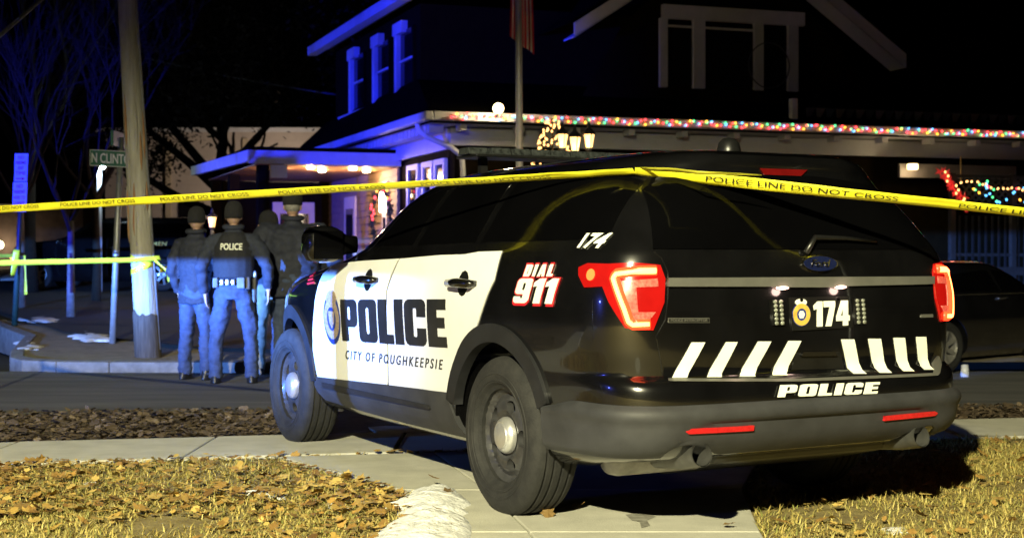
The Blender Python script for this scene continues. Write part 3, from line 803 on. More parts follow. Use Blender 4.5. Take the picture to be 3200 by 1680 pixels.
# blades of dead grass
GRASS = island('dead grass blades', [(.22, .16, .04), (.50, .39, .11), (.37, .30, .075), (.60, .50, .18), (.18, .20, .04), (.44, .33, .10)], .8)
BT = [(-.0028, 0, 0), (.0028, 0, 0), (.0020, .016, .011), (-.0020, .016, .011), (0, .046, .014)]
BF = [(0, 1, 2), (0, 2, 3), (3, 2, 4)]
pts = []
while len(pts) < 125000:
    x, y = random.uniform(-6.2, 6.2), random.uniform(4.4, 9.6)
    if abs(x) > y * .43 + 1.9 or y > SW1(x) or not on_lawn(x, y): continue
    dn = noise.noise(Vector((x * 1.6, y * 1.6, 9)))
    if random.random() > .62 + .9 * dn: continue
    pts.append((x, y, .014 * (sh(x, y, 1.3) + .5 * sh(x, y, 5)) - .004))
n = len(pts)
scatter('grass', BT, BF, pts, rng.uniform(0, 6.28, n), rng.normal(.08, .34, n), rng.uniform(.5, 1.5, n), GRASS, 'yellowed short winter grass on the lawns beside the driveway', 'grass')
# fallen leaves
def leaf_t(seed):
    r = random.Random(seed); P = [(0, 0, .006)]
    lob = [(-.06, -.56), (.24, -.40), (.27, -.20), (.46, -.10), (.36, .08), (.40, .30), (.20, .34), (.02, .60), (-.17, .34), (-.36, .32), (-.32, .08), (-.44, -.06), (-.26, -.20), (-.26, -.38)]
    for x, y in lob:
        x += r.uniform(-.05, .05); y += r.uniform(-.05, .05)
        P.append((x * .075, y * .075, .012 * (x * x + y * y) * r.uniform(.2, 2.6) + .003 * r.random()))
    return P, [(0, k, k % 14 + 1) for k in range(1, 15)]
LEAF = island('fallen leaves', [(.11, .055, .015), (.36, .21, .045), (.22, .115, .03), (.52, .34, .075), (.15, .085, .025), (.62, .44, .12), (.32, .22, .065), (.45, .25, .05)], .75)
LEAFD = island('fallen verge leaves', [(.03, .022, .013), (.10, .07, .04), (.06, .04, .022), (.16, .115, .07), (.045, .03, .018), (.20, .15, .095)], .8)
for i, (nn, test, m_, lab) in enumerate((
    (4700, lambda x, y: y < SW0(x) and on_lawn(x, y) and x < .2 and random.random() < .35 + .9 * noise.noise(Vector((x * .9, y * .9, 1))) + (.35 if y > 6.3 else .1), LEAF, 'brown fallen leaves lying thick on the grass in front of the pavement'),
    (1150, lambda x, y: y < SW0(x) and on_lawn(x, y) and x > .9 and random.random() < .5, LEAF, 'brown fallen leaves dotted over the grass beside the driveway'),
    (12500, lambda x, y: y > SW1(x) and on_lawn(x, y), LEAFD, 'dark fallen leaves covering the verge between pavement and road'))):
    pts = []
    while len(pts) < nn:
        x, y = random.uniform(-6.5, 6.5), random.uniform(4.6, 11.3)
        if abs(x) > y * .42 + 1.7 or not test(x, y): continue
        pts.append((x, y, .014 * (sh(x, y, 1.3) + .5 * sh(x, y, 5)) + random.uniform(.012, .040)))
    tv, tf = leaf_t(i); n = len(pts)
    scatter('leaves', tv, tf, pts, rng.uniform(0, 6.28, n), rng.normal(0, .30, n), np.clip(rng.lognormal(-.72, .42, n), .22, 1.2), m_, lab, 'leaves')
tv, tf = leaf_t(5)
lone = [((1616 - 0 + 95, 1612), .75, 1.1, 'curled yellow leaf standing beside the rear tyre of the police SUV'), ((1808, 1588), .2, .9, 'brown leaf lying in front of the rear tyre, at the shadow edge'), ((2278, 1650), .15, .8, 'small brown leaf alone on the bare driveway slab'), ((1400, 1545), .4, .9, 'curled brown leaf on top of the snow heap'), ((1355, 1502), .3, .8, 'brown leaf on the concrete just past the snow heap'), ((1365, 1600), .3, .6, 'dry twisted leaf in the middle of the snow heap')]
for (u, v), tl, s_, lab in lone:
    p = G(u, v, .05 if 'snow' in lab else .02)
    o = link('fallen_leaf', MB().add(tv, tf).mesh('fallen_leaf', False), LEAF, None, False); o.location = p + Vector((0, 0, .016)); o.rotation_euler = (tl, .1, random.uniform(0, 6)); o.scale = (s_,) * 3
    tag(o, lab, 'leaf', 'single leaves on the driveway')
# oil stain: a thin dark dried puddle on the slab
st = [(p.x, p.y) for p in [G(u, v) for u, v in ((1955, 1622), (2010, 1616), (2050, 1628), (2022, 1640), (2032, 1656), (2005, 1664), (2000, 1645), (1975, 1640))]]
bm = poly_bm(st); me = bpy.data.meshes.new('oil_stain')
for v in bm.verts: v.co.z = .0215
bm.to_mesh(me); bm.free(); tag(link('oil_stain', me, mat('dried oil', (.13, .12, .09), .7, c2=(.34, .33, .28), scale=18)), 'dark dried oil stain on the driveway slab', 'stain')

def mound(name, P, h, label, cat, res=.035, z0=.0, m=SNOW, group=None, k=9):
    bm = poly_bm(P); cut_grid(bm, res, res)
    n = len(P); bnd = {v for e in bm.edges if e.is_boundary for v in e.verts}
    for v in bm.verts:
        d = 9
        for i in range(n):
            a, b = Vector((*P[i - 1], 0)), Vector((*P[i], 0)); ab = b - a
            t = min(1, max(0, (v.co - a).dot(ab) / ab.length_squared)); d = min(d, (v.co - (a + ab * t)).length)
        e = 1 - math.exp(-d / .085)
        nz = .5 * noise.noise(Vector((v.co.x * k, v.co.y * k, 0))) +   .26 * noise.noise(Vector((v.co.x * 2.6 * k, v.co.y * 2.6 * k, 0)))
        v.co.z = z0 + (h * e * (1 + .9 * nz) if v not in bnd else -.012)
    for f in bm.faces: f.smooth = True
    me = bpy.data.meshes.new(name); bm.to_mesh(me); bm.free()
    return tag(link(name, me, m, None, False), label, cat, group)
def jag(P, k=3, amp=.03):
    o = []
    for i in range(len(P)):
        a, b = P[i], P[(i + 1) % len(P)]
        for j in range(k):
            t = j / k; o.append((a[0] + (b[0] - a[0]) * t + random.uniform(-amp, amp), a[1] + (b[1] - a[1]) * t + random.uniform(-amp, amp)))
    return o
def GP(z, *uv): return [tuple(G(u, v, z).xy) for u, v in uv]
mound('snow_heap', jag(GP(.03, (1300, 1522), (1400, 1512), (1450, 1532), (1470, 1570), (1468, 1620), (1490, 1690), (1520, 1800), (1060, 1800), (1120, 1690), (1190, 1640), (1250, 1590), (1190, 1572), (1260, 1545)), 4, .022), .056, 'heap of dirty white snow in front of the rear wheel', 'snow', .022, .012, k=10)
for i, (q, lab) in enumerate(((((745, 1528), (800, 1520), (900, 1536), (890, 1550), (800, 1545)), 'thin streak of snow left on the leafy lawn'), (((1010, 1555), (1090, 1562), (1105, 1580), (1020, 1578)), 'small grey snow patch near the snow heap on the lawn'), (((255, 1500), (295, 1496), (300, 1508), (262, 1512)), 'tiny snow scrap amid leaves on the lawn'), (((2750, 1640), (2830, 1632), (2850, 1650), (2770, 1658)), 'faint icy snow patch in the grass right of the driveway'))):
    mound('snow_patch', jag(GP(.02, *q), 3, .012), .022, lab, 'snow', .025, .006, group='snow scraps on the near lawns')

# ------------------------------------------------------------------ far side of the street
kerb = MB()
kpts = [(-9, 23.0), (-6.6, 18.8), (-6.0, 16.6), (-5.75, 15.9), (-5.45, 15.45), (-5.0, 15.22), (-4.4, 15.16)] + [(x, 15.15 - .012 * (x + 4.4)) for x in np.arange(-3.2, 1.2, 1.1)]
kerb_root = struct(bpy.data.objects.new('kerb', None)); col.objects.link(kerb_root)
for a, b in zip(kpts, kpts[1:]):
    a, b = Vector((*a, 0)), Vector((*b, 0)); t = (b - a).normalized(); nrm = Vector((-t.y, t.x, 0)) * .16
    z0 = .03 * max(0, a.y - 16); z1 = .03 * max(0, b.y - 16)
    a += t * .004; b -= t * .004
    MB().hexa([(a.x, a.y, -.2), (b.x, b.y, -.2), (*(b + nrm).xy, -.2), (*(a + nrm).xy, -.2), (a.x, a.y, .055 + z0), (b.x, b.y, .055 + z1), (*(b + nrm).xy, .07 + z1), (*(a + nrm).xy, .07 + z0)]).build('kerb_stone', KERBC, kerb_root, bevel=.015)
HZ = lambda y: .05 + .03 * max(0, y - 16)
fv = []
for k in range(16):
    t = k / 15; r = []
    for i, x in enumerate(np.linspace(-8, 14, 90)):
        y0 = float(np.interp(x, [-9, -6.6, -6, -5.75, -5.45, -5, -4.4], [23, 18.8, 16.6, 15.9, 15.45, 15.25, 15.2])) + .12
        y = y0 + (max(21, y0 + .5) - y0) * t
        r.append((x, y, HZ(y) + .02 * sh(x, y, 2)))
    fv.append(r)
struct(MB().grid(fv).build('far_verge', TANSOIL, None, True))
far = []
for y in (20.8, 24, 30, 40, 60, 120):
    far.append([(x, y, HZ(min(y, 46)) - .02) for x in np.linspace(-90, 90, 30)])
struct(MB().grid(far).build('far_ground', DARKGROUND, None, True))
ln = [(-6.1, 19.0), (-3.9, 16.9), (-2.2, 16.4), (6, 16.1), (6, 22), (-9, 24)]
bm = poly_bm(ln); cut_grid(bm, .5, .5)
for v in bm.verts: v.co.z = HZ(v.co.y) + .035
me = bpy.data.meshes.new('side_lane'); bm.to_mesh(me); bm.free(); struct(link('side_lane', me, DARKASPH))
def GH(u, v):          # point on the rising far ground
    d = 16.
    for _ in range(40):
        d = (CAM_Z - HZ(d)) * F_PX / (v - V0)
        d = min(max(d, 15.3), 60)
    return d
def far_mound(q, h, lab):
    P = []
    for u, v in q:
        lo, hi = 15.3, 60.
        for _ in range(40):
            m_ = (lo + hi) / 2
            if V0 + (CAM_Z - HZ(m_)) * F_PX / m_ > v: lo = m_
            else: hi = m_
        P.append(((u - 1600) / F_PX * lo, lo))
    zc = HZ(sum(p[1] for p in P) / len(P))
    return mound('snow_bank', jag(P, 5, .10), h * .38, lab, 'snow', .12, zc - .01, group='snow banks across the street', k=6)
far_mound(((55, 985), (100, 970), (160, 975), (212, 1000), (195, 1012), (120, 1016), (60, 1000)), .10, 'bluish snow bank between the parking sign and the slim tree')
far_mound(((205, 1028), (240, 1006), (290, 1015), (350, 1052), (340, 1072), (270, 1074), (225, 1050)), .10, 'grey snow bank between the slim tree and the street name post')
far_mound(((55, 1082), (60, 1062), (100, 1056), (128, 1078), (120, 1092), (80, 1096)), .10, 'low snow lump by the kerb corner at the far left')
far_mound(((0, 885), (0, 850), (60, 850), (175, 862), (190, 880), (100, 884)), .2, 'long pale snow strip behind the parking sign, at the left edge')

# ------------------------------------------------------------------ the house across the street
C0 = Vector((-1.28, 22.0, 0)); HF = Vector((.951, .309, 0)).normalized(); HS = Vector((-.358, .934, 0)).normalized()
def H(a, b, z): return C0 + HF * a + HS * b + Vector((0, 0, z))
def hb(m_, a0, a1, b0, b1, z0, z1):
    m_.hexa([H(a0, b0, z0), H(a1, b0, z0), H(a1, b1, z0), H(a0, b1, z0), H(a0, b0, z1), H(a1, b0, z1), H(a1, b1, z1), H(a0, b1, z1)]); return m_
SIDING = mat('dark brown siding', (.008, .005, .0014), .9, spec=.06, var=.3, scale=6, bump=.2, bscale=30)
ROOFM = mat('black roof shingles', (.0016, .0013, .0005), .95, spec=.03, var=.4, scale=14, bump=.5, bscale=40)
TRIMW = mat('white painted trim', (.66, .66, .66), .5, var=.06, scale=5, bump=.05, bscale=60)
WINDOWG = mat('dark window glass', (.01, .01, .012), .06, var=.2, scale=2)
WOODC = mat('varnished porch ceiling', (.36, .17, .07), .4, var=.35, scale=3, stretch=(1, 9, 1), bump=.1)
TANWALL = mat('tan porch clapboard', (.26, .17, .11), .7, var=.15, scale=5, bump=.1, bscale=40)
CREAM = mat('cream trim', (.62, .52, .36), .55, var=.06, scale=6)
house = thing('house', 'large dark gabled house behind the police SUV, white gutters strung with lights', 'house', C0)
hp = house
def part(name, m_, mt, parent=house, **k):
    o = m_.build(name, mt, None, **k); o.parent = parent; o.matrix_parent_inverse = Matrix.Translation(-C0) if parent is house else Matrix.Identity(4)
    return o
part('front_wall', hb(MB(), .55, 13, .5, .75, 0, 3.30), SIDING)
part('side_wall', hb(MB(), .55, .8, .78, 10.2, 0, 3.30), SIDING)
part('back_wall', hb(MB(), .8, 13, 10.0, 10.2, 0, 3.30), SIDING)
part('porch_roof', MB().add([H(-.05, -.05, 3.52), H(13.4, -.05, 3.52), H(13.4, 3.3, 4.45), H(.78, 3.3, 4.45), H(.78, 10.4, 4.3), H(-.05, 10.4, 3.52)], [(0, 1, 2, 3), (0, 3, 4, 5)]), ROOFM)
part('soffit', MB().add([H(0, 0, 3.33), H(13.4, 0, 3.33), H(13.4, .7, 3.31), H(.7, .7, 3.31), H(.7, 10.2, 3.31), H(0, 10.2, 3.33)], [(0, 1, 2, 3), (0, 3, 4, 5)]), TRIMW)
part('front_gutter', hb(MB(), .0, 13.4, -.14, -.0, 3.36, 3.50), TRIMW, bevel=.02)
part('side_gutter', hb(MB(), -.14, -.002, -.14, 10.2, 3.36, 3.50), TRIMW, bevel=.02)
part('front_frieze', hb(MB(), .45, 13.2, .40, .48, 3.02, 3.30), TRIMW)
part('side_frieze', hb(MB(), .42, .50, .50, 10.0, 2.96, 3.30), TRIMW)
for k in range(46):
    b = .25 + k * .215
    if k < 44: part('dentil', hb(MB(), .05, .28, b, b + .10, 3.20, 3.325), TRIMW)
for k in range(13):
    a = .5 + k * .97
    part('dentil', hb(MB(), a, a + .11, .06, .28, 3.23, 3.325), TRIMW)
# downspout
p0 = H(.0, .35, 3.36)
sp = [H(-.06, .6, 3.42), H(-.02, .55, 3.25), H(.10, .50, 3.14), H(.45, .38, 2.98), H(.62, .34, 2.84), H(.64, .34, 2.6), H(.64, .34, .2)]
part('downspout', MB().tube(sp, .045, 10), TRIMW, smooth=True)
# ground-floor windows on the side wall and near the corner
def win(b0, b1, z0, z1, a=.55, parent=house, cas=.09):
    w = part('window', hb(MB(), a - .03, a - .015, b0, b1, z0, z1), WINDOWG)
    for q in ((b0 - cas, b0, z0, z1), (b1, b1 + cas, z0, z1), (b0 - cas, b1 + cas, z1, z1 + cas), (b0 - cas, b1 + cas, z0 - cas * .7, z0)):
        f = hb(MB(), a - .06, a - .001, *q).build('casing', TRIMW, w)
    hb(MB(), a - .05, a - .03, b0, b1, (z0 + z1) / 2 - .02, (z0 + z1) / 2 + .02).build('meeting_rail', TRIMW, w)
    return w
for b0, b1 in ((.95, 1.35), (1.62, 2.05), (2.45, 2.95)): win(b0, b1, 1.35, 2.75)
# front wall windows in shadow
for a0 in (2.6, 5.6):
    w = part('window', hb(MB(), a0, a0 + 1.3, .46, .485, 1.2, 2.55), WINDOWG)
    for q in ((a0 - .1, a0, 1.2, 2.55), (a0 + 1.3, a0 + 1.4, 1.2, 2.55), (a0 - .1, a0 + 1.4, 2.55, 2.68), (a0 - .1, a0 + 1.4, 1.08, 1.2)):
        hb(MB(), q[0], q[1], .40, .499, q[2], q[3]).build('casing', TRIMW, w)
part('window_shelf', hb(MB(), 3.0, 5.35, -.30, -.05, 2.55, 2.66), TRIMW)
# upper storey facing the side lane with three windows
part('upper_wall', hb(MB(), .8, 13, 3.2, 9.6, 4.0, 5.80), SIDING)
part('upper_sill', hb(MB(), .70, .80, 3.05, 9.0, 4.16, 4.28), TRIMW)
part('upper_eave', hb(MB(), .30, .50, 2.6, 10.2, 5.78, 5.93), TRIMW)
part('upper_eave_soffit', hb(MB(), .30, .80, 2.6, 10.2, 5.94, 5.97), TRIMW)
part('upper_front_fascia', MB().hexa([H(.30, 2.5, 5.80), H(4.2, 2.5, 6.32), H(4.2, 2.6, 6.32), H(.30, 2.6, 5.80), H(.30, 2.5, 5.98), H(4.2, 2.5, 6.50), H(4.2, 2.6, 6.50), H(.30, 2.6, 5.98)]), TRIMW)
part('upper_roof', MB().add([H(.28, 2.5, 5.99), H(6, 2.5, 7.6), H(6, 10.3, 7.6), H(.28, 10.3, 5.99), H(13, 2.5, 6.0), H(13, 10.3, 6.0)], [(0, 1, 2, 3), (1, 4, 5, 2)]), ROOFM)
for b0 in (3.45, 5.05, 6.95):
    w = part('upper_window', hb(MB(), .775, .795, b0 + .05, b0 + .95, 4.28, 5.45), WINDOWG)
    hb(MB(), .70, .799, b0 + .92, b0 + 1.10, 4.28, 5.40).build('casing', TRIMW, w)
    hb(MB(), .74, .799, b0 - .02, b0 + .05, 4.28, 5.45).build('casing', SIDING, w)
    hb(MB(), .68, .799, b0 + .55, b0 + 1.16, 5.40, 5.62).build('head', TRIMW, w)
    hb(MB(), .74, .775, b0 + .05, b0 + .90, 4.86, 4.90).build('meeting_rail', TRIMW, w)
# front gable with a window group
def gp(a, z, b=1.95): return H(a, b, z)
part('gable_wall', MB().add([gp(3.4, 4.05, 2.0), gp(9.6, 4.05, 2.0), gp(8.6, 5.3, 2.0), gp(6.3, 7.4, 2.0), gp(4.2, 5.4, 2.0)], [(0, 1, 2, 3, 4)]), SIDING)
for (a0, z0), (a1, z1), nm in (((3.05, 5.30), (6.3, 7.42), 'gable_rake'), ((9.75, 5.05), (6.3, 7.42), 'gable_rake')):
    A, B = gp(a0, z0, 1.45), gp(a1, z1, 1.45)
    dn = Vector((0, 0, -.26)); bk = HS * .5
    part(nm, MB().hexa([A, B, B + bk * .12, A + bk * .12, A + dn, B + dn, B + dn + bk * .12, A + dn + bk * .12]), TRIMW)
    part('gable_soffit', MB().hexa([A + dn, B + dn, B + dn + bk, A + dn + bk, A + dn + Vector((0, 0, .03)), B + dn + Vector((0, 0, .03)), B + dn + bk + Vector((0, 0, .03)), A + dn + bk + Vector((0, 0, .03))]), TRIMW)
    part('gable_roof', MB().hexa([A + Vector((0, 0, .02)), B + Vector((0, 0, .02)), B + HS * 4 + Vector((0, 0, .02)), A + HS * 4 + Vector((0, 0, .02)), A + Vector((0, 0, .06)), B + Vector((0, 0, .06)), B + HS * 4 + Vector((0, 0, .06)), A + HS * 4 + Vector((0, 0, .06))]), ROOFM)
part('gable_header', hb(MB(), 4.95, 7.85, 1.88, 1.98, 5.55, 5.80), TRIMW)
for a0, a1 in ((5.05, 5.55), (5.80, 6.80), (7.0, 7.5)):
    part('gable_window', hb(MB(), a0, a1, 1.95, 1.985, 4.35, 5.5), WINDOWG)
for a0, a1 in ((5.56, 5.79), (6.81, 6.99), (7.51, 7.72), (4.9, 5.04)):
    part('gable_casing', hb(MB(), a0, a1, 1.89, 1.98, 4.3, 5.55), TRIMW)
for a0 in (5.05, 5.80): part('gable_rail', hb(MB(), a0, a0 + (.5 if a0 < 5.5 else 1.0), 1.93, 1.95, 5.40, 5.44), TRIMW)
# wagon-wheel ornament leaning on the gable
wl = part('wheel_ornament', MB().tube([gp(7.0, 4.75, 1.72) + HF * (.42 * math.cos(2 * math.pi * k / 32)) + Vector((0, 0, .42 * math.sin(2 * math.pi * k / 32))) for k in range(33)], .012, 6), mat('weathered iron', (.05, .05, .06), .5, metal=.5, var=.3))
# scalloped awning over the right part
aw = MB(); mb2 = []
part('awning_end', hb(MB(), 6.62, 6.72, .3, .42, 3.62, 3.98), TRIMW)
part('awning', MB().hexa([H(6.8, .25, 3.82), H(13.2, .25, 3.82), H(13.2, 2.2, 4.35), H(6.8, 2.2, 4.35), H(6.8, .25, 3.86), H(13.2, .25, 3.86), H(13.2, 2.2, 4.39), H(6.8, 2.2, 4.39)]), ROOFM)
AWN = mat('dark awning cloth', (.03, .03, .032), .8, var=.3, scale=8); AWS = mat('faded awning cloth', (.10, .085, .07), .8, var=.2, scale=8)
for k in range(32):
    a = 6.85 + k * .2
    part('awning_scallop', MB().hexa([H(a + .01, .24, 3.66), H(a + .09, .24, 3.66), H(a + .09, .25, 3.66), H(a + .01, .25, 3.66), H(a, .24, 3.82), H(a + .19, .24, 3.82), H(a + .19, .25, 3.82), H(a, .25, 3.82)]), AWS if k % 2 else AWN)
# entry porch on the left
def Q(t, s, z):     # t: away from the house along the front, s: depth along the side
    return H(.5, 3.5, 0) - HF * t + HS * s + Vector((0, 0, z))
def qb(m_, t0, t1, s0, s1, z0, z1):
    return m_.hexa([Q(t0, s0, z0), Q(t1, s0, z0), Q(t1, s1, z0), Q(t0, s1, z0), Q(t0, s0, z1), Q(t1, s0, z1), Q(t1, s1, z1), Q(t0, s1, z1)])
part('porch_fascia', qb(MB(), 0, 2.75, -.10, -.02, 2.86, 3.09), TRIMW)
part('porch_return', MB().hexa([Q(2.66, 0, 2.90), Q(2.75, 0, 2.90), Q(2.95, 5.6, 2.95), Q(2.86, 5.6, 2.95), Q(2.66, 0, 3.10), Q(2.75, 0, 3.10), Q(2.95, 5.6, 3.14), Q(2.86, 5.6, 3.14)]), TRIMW)
part('porch_deck_roof', qb(MB(), -.0, 2.75, -.05, 5.6, 3.10, 3.16), ROOFM)
for k in range(13):
    part('ceiling_plank', qb(MB(), .02 + k * .2, .215 + k * .2, 0, 5.4, 2.845, 2.86), WOODC)
for t, s in ((2.45, .08), (2.45, 3.1), (2.45, 5.3)):
    part('porch_post', qb(MB(), t - .10, t + .10, s, s + .20, .12, 2.845), SIDING)
part('porch_bracket', qb(MB(), 2.05, 2.34, -.01, .10, 2.62, 2.845), TRIMW)
part('porch_floor', qb(MB(), -.3, 2.7, -.1, 5.5, .02, .30), SIDING)
for k in range(18):       # clapboards on the wall inside the porch
    z = .32 + k * .14
    part('clapboard', MB().hexa([Q(-.02, .05, z), Q(.035, .05, z), Q(.035, 5.4, z), Q(-.02, 5.4, z), Q(-.02, .05, z + .138), Q(.018, .05, z + .138), Q(.018, 5.4, z + .138), Q(-.02, 5.4, z + .138)]), TANWALL)
d_ = part('porch_door', qb(MB(), .03, .06, 3.0, 3.9, .32, 2.45), CREAM)
qb(MB(), .062, .075, 3.15, 3.7, .9, 2.2).build('pane', WINDOWG, d_)
part('porch_back_wall', qb(MB(), 0, 2.3, 5.42, 5.5, .3, 2.84), SIDING)
d2 = part('back_door', qb(MB(), .35, 1.25, 5.36, 5.41, .3, 2.4), CREAM)
qb(MB(), .5, 1.1, 5.33, 5.355, 1.0, 2.15).build('pane', WINDOWG, d2)
sw_ = part('porch_side_window', qb(MB(), .04, .09, .55, .85, .95, 2.62), CREAM)
qb(MB(), .092, .10, .62, .78, 1.1, 1.95).build('pane', WINDOWG, sw_)
# recessed porch lamps
WARM = (1.0, .66, .34)
PORCHL = emis('lit porch lamp', (1.0, .86, .62), 28.)
for t, s in ((2.0, .9), (1.55, .35), (1.15, 1.2), (.75, .45), (.35, 1.0)):
    q = Q(t, s, 2.838)
    part('porch_lamp', MB().lathe([(.075, 0), (.07, -.02), (.04, -.032), (.002, -.035)], 14, q), PORCHL, smooth=True)
    lamp('porch_lamp_light', 'POINT', q - Vector((0, 0, .10)), 30, WARM, .06)
q = Q(.13, .70, 2.35)
part('wall_sconce', MB().tube([q + Vector((0, 0, .2)), q - Vector((0, 0, .3))], .05, 10), PORCHL, smooth=True)
lamp('sconce_light', 'POINT', q - HF * .22, 14, (1, .74, .42), .06)
# globe lamp on the gutter
gq = H(1.02, -.26, 3.56)
GLOBE = emis('lit globe lamp', (1.0, .80, .38), 12.)
glb = MB().ball(gq, .085, 14, 10); part('globe_lamp', glb, GLOBE, smooth=True)
part('globe_bracket', MB().tube([gq - Vector((0, 0, .07)), H(1.02, -.16, 3.44)], .02, 8), BLACKTRIM)
lamp('globe_light', 'POINT', gq + Vector((0, -.14, .02)), 45, (1, .80, .45), .09)
# box lamp and pale window band beyond the SUV
part('window_band', hb(MB(), 8.55, 11.0, -.04, .02, 2.62, 2.86), mat('dusty pale panel', (.16, .14, .13), .6, var=.2, scale=4))
bl = H(8.72, -.16, 2.80)
part('box_lamp', MB().box(bl - Vector((.09, .05, .05)), bl + Vector((.09, .05, .05))), emis('lit box lamp', (1, .74, .34), 5.), bevel=.02)
lamp('box_lamp_light', 'POINT', bl + Vector((0, -.15, -.1)), 10, (1, .75, .42), .06)
part('thin_rod', MB().tube([H(9.65, -.25, 3.0), H(9.65, -.25, 2.55)], .014, 8), mat('brass rod', (.5, .32, .12), .4, metal=.3, var=.2))

# coloured bulbs along the gutter
bulb_cols = {'red': (1, .05, .06), 'green': (.10, 1, .30), 'amber': (1, .42, .04), 'blue': (.10, .45, 1), 'white': (1, .50, .16)}
def bulb_mesh(r, key, s):
    me = MB().ball((0, 0, 0), (r, r, r * 1.3), 8, 6).mesh('bulb'); me.materials.append(emis('lit %s bulb' % key, bulb_cols[key], s))
    me.polygons.foreach_set('use_smooth', [True] * len(me.polygons)); return me
BUL = {k: bulb_mesh(.017, k, s) for k, s in (('red', 5), ('green', 3), ('amber', 5), ('blue', 4), ('white', 3.6))}
def string(name, label, pts, seq, jit, wire=True, group=None):
    t = thing(name, label, 'string lights', pts[0], group=group)
    o0 = Vector(pts[0])
    if wire: MB().tube([Vector(p) - o0 for p in pts[::2]], .004, 5).build('wire', mat('green wire', (.01, .02, .01), .7, var=.2), t)
    for i, p in enumerate(pts):
        b = bpy.data.objects.new('bulb', BUL[seq[i % len(seq)]]); col.objects.link(b); b.parent = t
        b.location = Vector(p) - o0 + Vector((random.uniform(-jit, jit), random.uniform(-.012, 0), random.uniform(-jit * 1.3, jit * 1.3)))
        b.rotation_euler = (random.uniform(-1, 1), random.uniform(-1, 1), 0)
    return t
seq = ['red', 'red', 'amber', 'green', 'red', 'blue', 'red', 'amber', 'red', 'green', 'blue']
string('gutter_string_lights', 'multicoloured string of small bulbs along the white gutter', [H(.28 + k * .049, -.175, 3.43) for k in range(238)], seq, .035)
# ------------------------------------------------------------------ lattice fence, Santa stand-in, railings on the right
latt = thing('lattice_fence', 'dark lattice fence hung with light strings, right of the SUV roof', 'fence', H(8.4, -1.6, 0))
IRON = mat('black iron', (.008, .008, .009), .5, var=.3)
LATM = mat('dark stained lattice', (.016, .014, .013), .7, var=.3, scale=10)
lo = H(8.4, -1.6, 0)
for k in range(34):
    a = k * .13
    for sg in (1, -1):
        A = HF * (a if sg > 0 else a + .5) + Vector((0, 0, 2.02)) + HS * (0 if sg > 0 else .012); B = HF * (a + .5 if sg > 0 else a) + Vector((0, 0, 2.52)) + HS * (0 if sg > 0 else .012)
        d = (B - A).normalized(); nn = Vector((0, 0, 1)).cross(HS).normalized(); w_ = d.cross(HS).normalized() * .018
        MB().hexa([A - w_, A + w_, A + w_ + HS * .008, A - w_ + HS * .008, B - w_, B + w_, B + w_ + HS * .008, B - w_ + HS * .008]).build('lattice_strip', LATM, latt)
for z in (2.0, 2.53): MB().obox(HF * 0 + Vector((0, 0, z)) - HS * .02, HF * 5, HS * .06, (0, 0, .05)).build('rail', LATM, latt)
for k in range(5): MB().obox(HF * k * 1.2 - HS * .03 + Vector((0, 0, 0)), HF * .09, HS * .08, (0, 0, 2.6)).build('post', LATM, latt)
for k in range(36): MB().obox(HF * (k * .13 + .05), HF * .03, HS * .03, (0, 0, 1.9)).build('baluster', IRON, latt)
MB().obox(Vector((0, 0, 1.22)), HF * 5, HS * .05, (0, 0, .05)).build('handrail', LATM, latt)
MB().obox(Vector((0, 0, .9)) - HS * .1, HF * 5, HS * .1, (0, 0, .14)).build('plinth', LATM, latt)
w0 = H(8.55, -1.72, 2.42)
pts = []
for k in range(46):
    t = k / 45 * 4.6; pts.append(H(8.5 + t, -1.74, 2.40 + .06 * math.cos(t * 3.0) - .05 * (t > 1.2) * math.sin((t - 1.2) * 1.2)))
string('white_string_lights', 'warm white bulb string swagged along the lattice fence', pts, ['white'], .02)
pts = [H(8.5 + random.uniform(.2, 1.4), -1.73, random.uniform(2.12, 2.46)) for k in range(26)] + [H(10.2 + random.uniform(-.25, .3), -1.73, random.uniform(2.06, 2.24)) for k in range(7)]
string('coloured_string_lights', 'loose blue and green bulbs tangled in the lattice fence', pts, ['blue', 'blue', 'green', 'blue', 'amber', 'blue', 'green', 'red'], .02, wire=False)
gr = MB()
GARL = mat('red tinsel', (.5, .015, .02), .5, var=.4, scale=20, emit=(1, .05, .04), es=.35)
A, B = H(8.12, -1.75, 2.62), H(8.62, -1.75, 2.02)
rn = random.Random(3)
for k in range(26):
    t = k / 25; c = A.lerp(B, t) + Vector((rn.uniform(-.05, .05), rn.uniform(-.03, .03), rn.uniform(-.05, .05)))
    for j in range(5):
        d = Vector((rn.uniform(-1, 1), rn.uniform(-1, 1), rn.uniform(-1, 1))).normalized() * .09
        gr.tube([c, c + d], [.02, .004], 5)
ga = tag(gr.build('santa_stand_in', GARL), 'red tinsel garland with white bulbs standing in for a Santa figure by the lattice fence', 'garland')  # tinsel shape put in place of a red Santa figure
for k in range(11):
    b = bpy.data.objects.new('bulb', BUL['white']); col.objects.link(b); b.parent = ga; b.location = A.lerp(B, (k + .5) / 11) + Vector((rn.uniform(-.08, .08), -.08, rn.uniform(-.05, .05)))
lamp('garland_glow', 'POINT', A.lerp(B, .5) + Vector((0, -.2, 0)), 2.0, (1, .3, .2), .05)

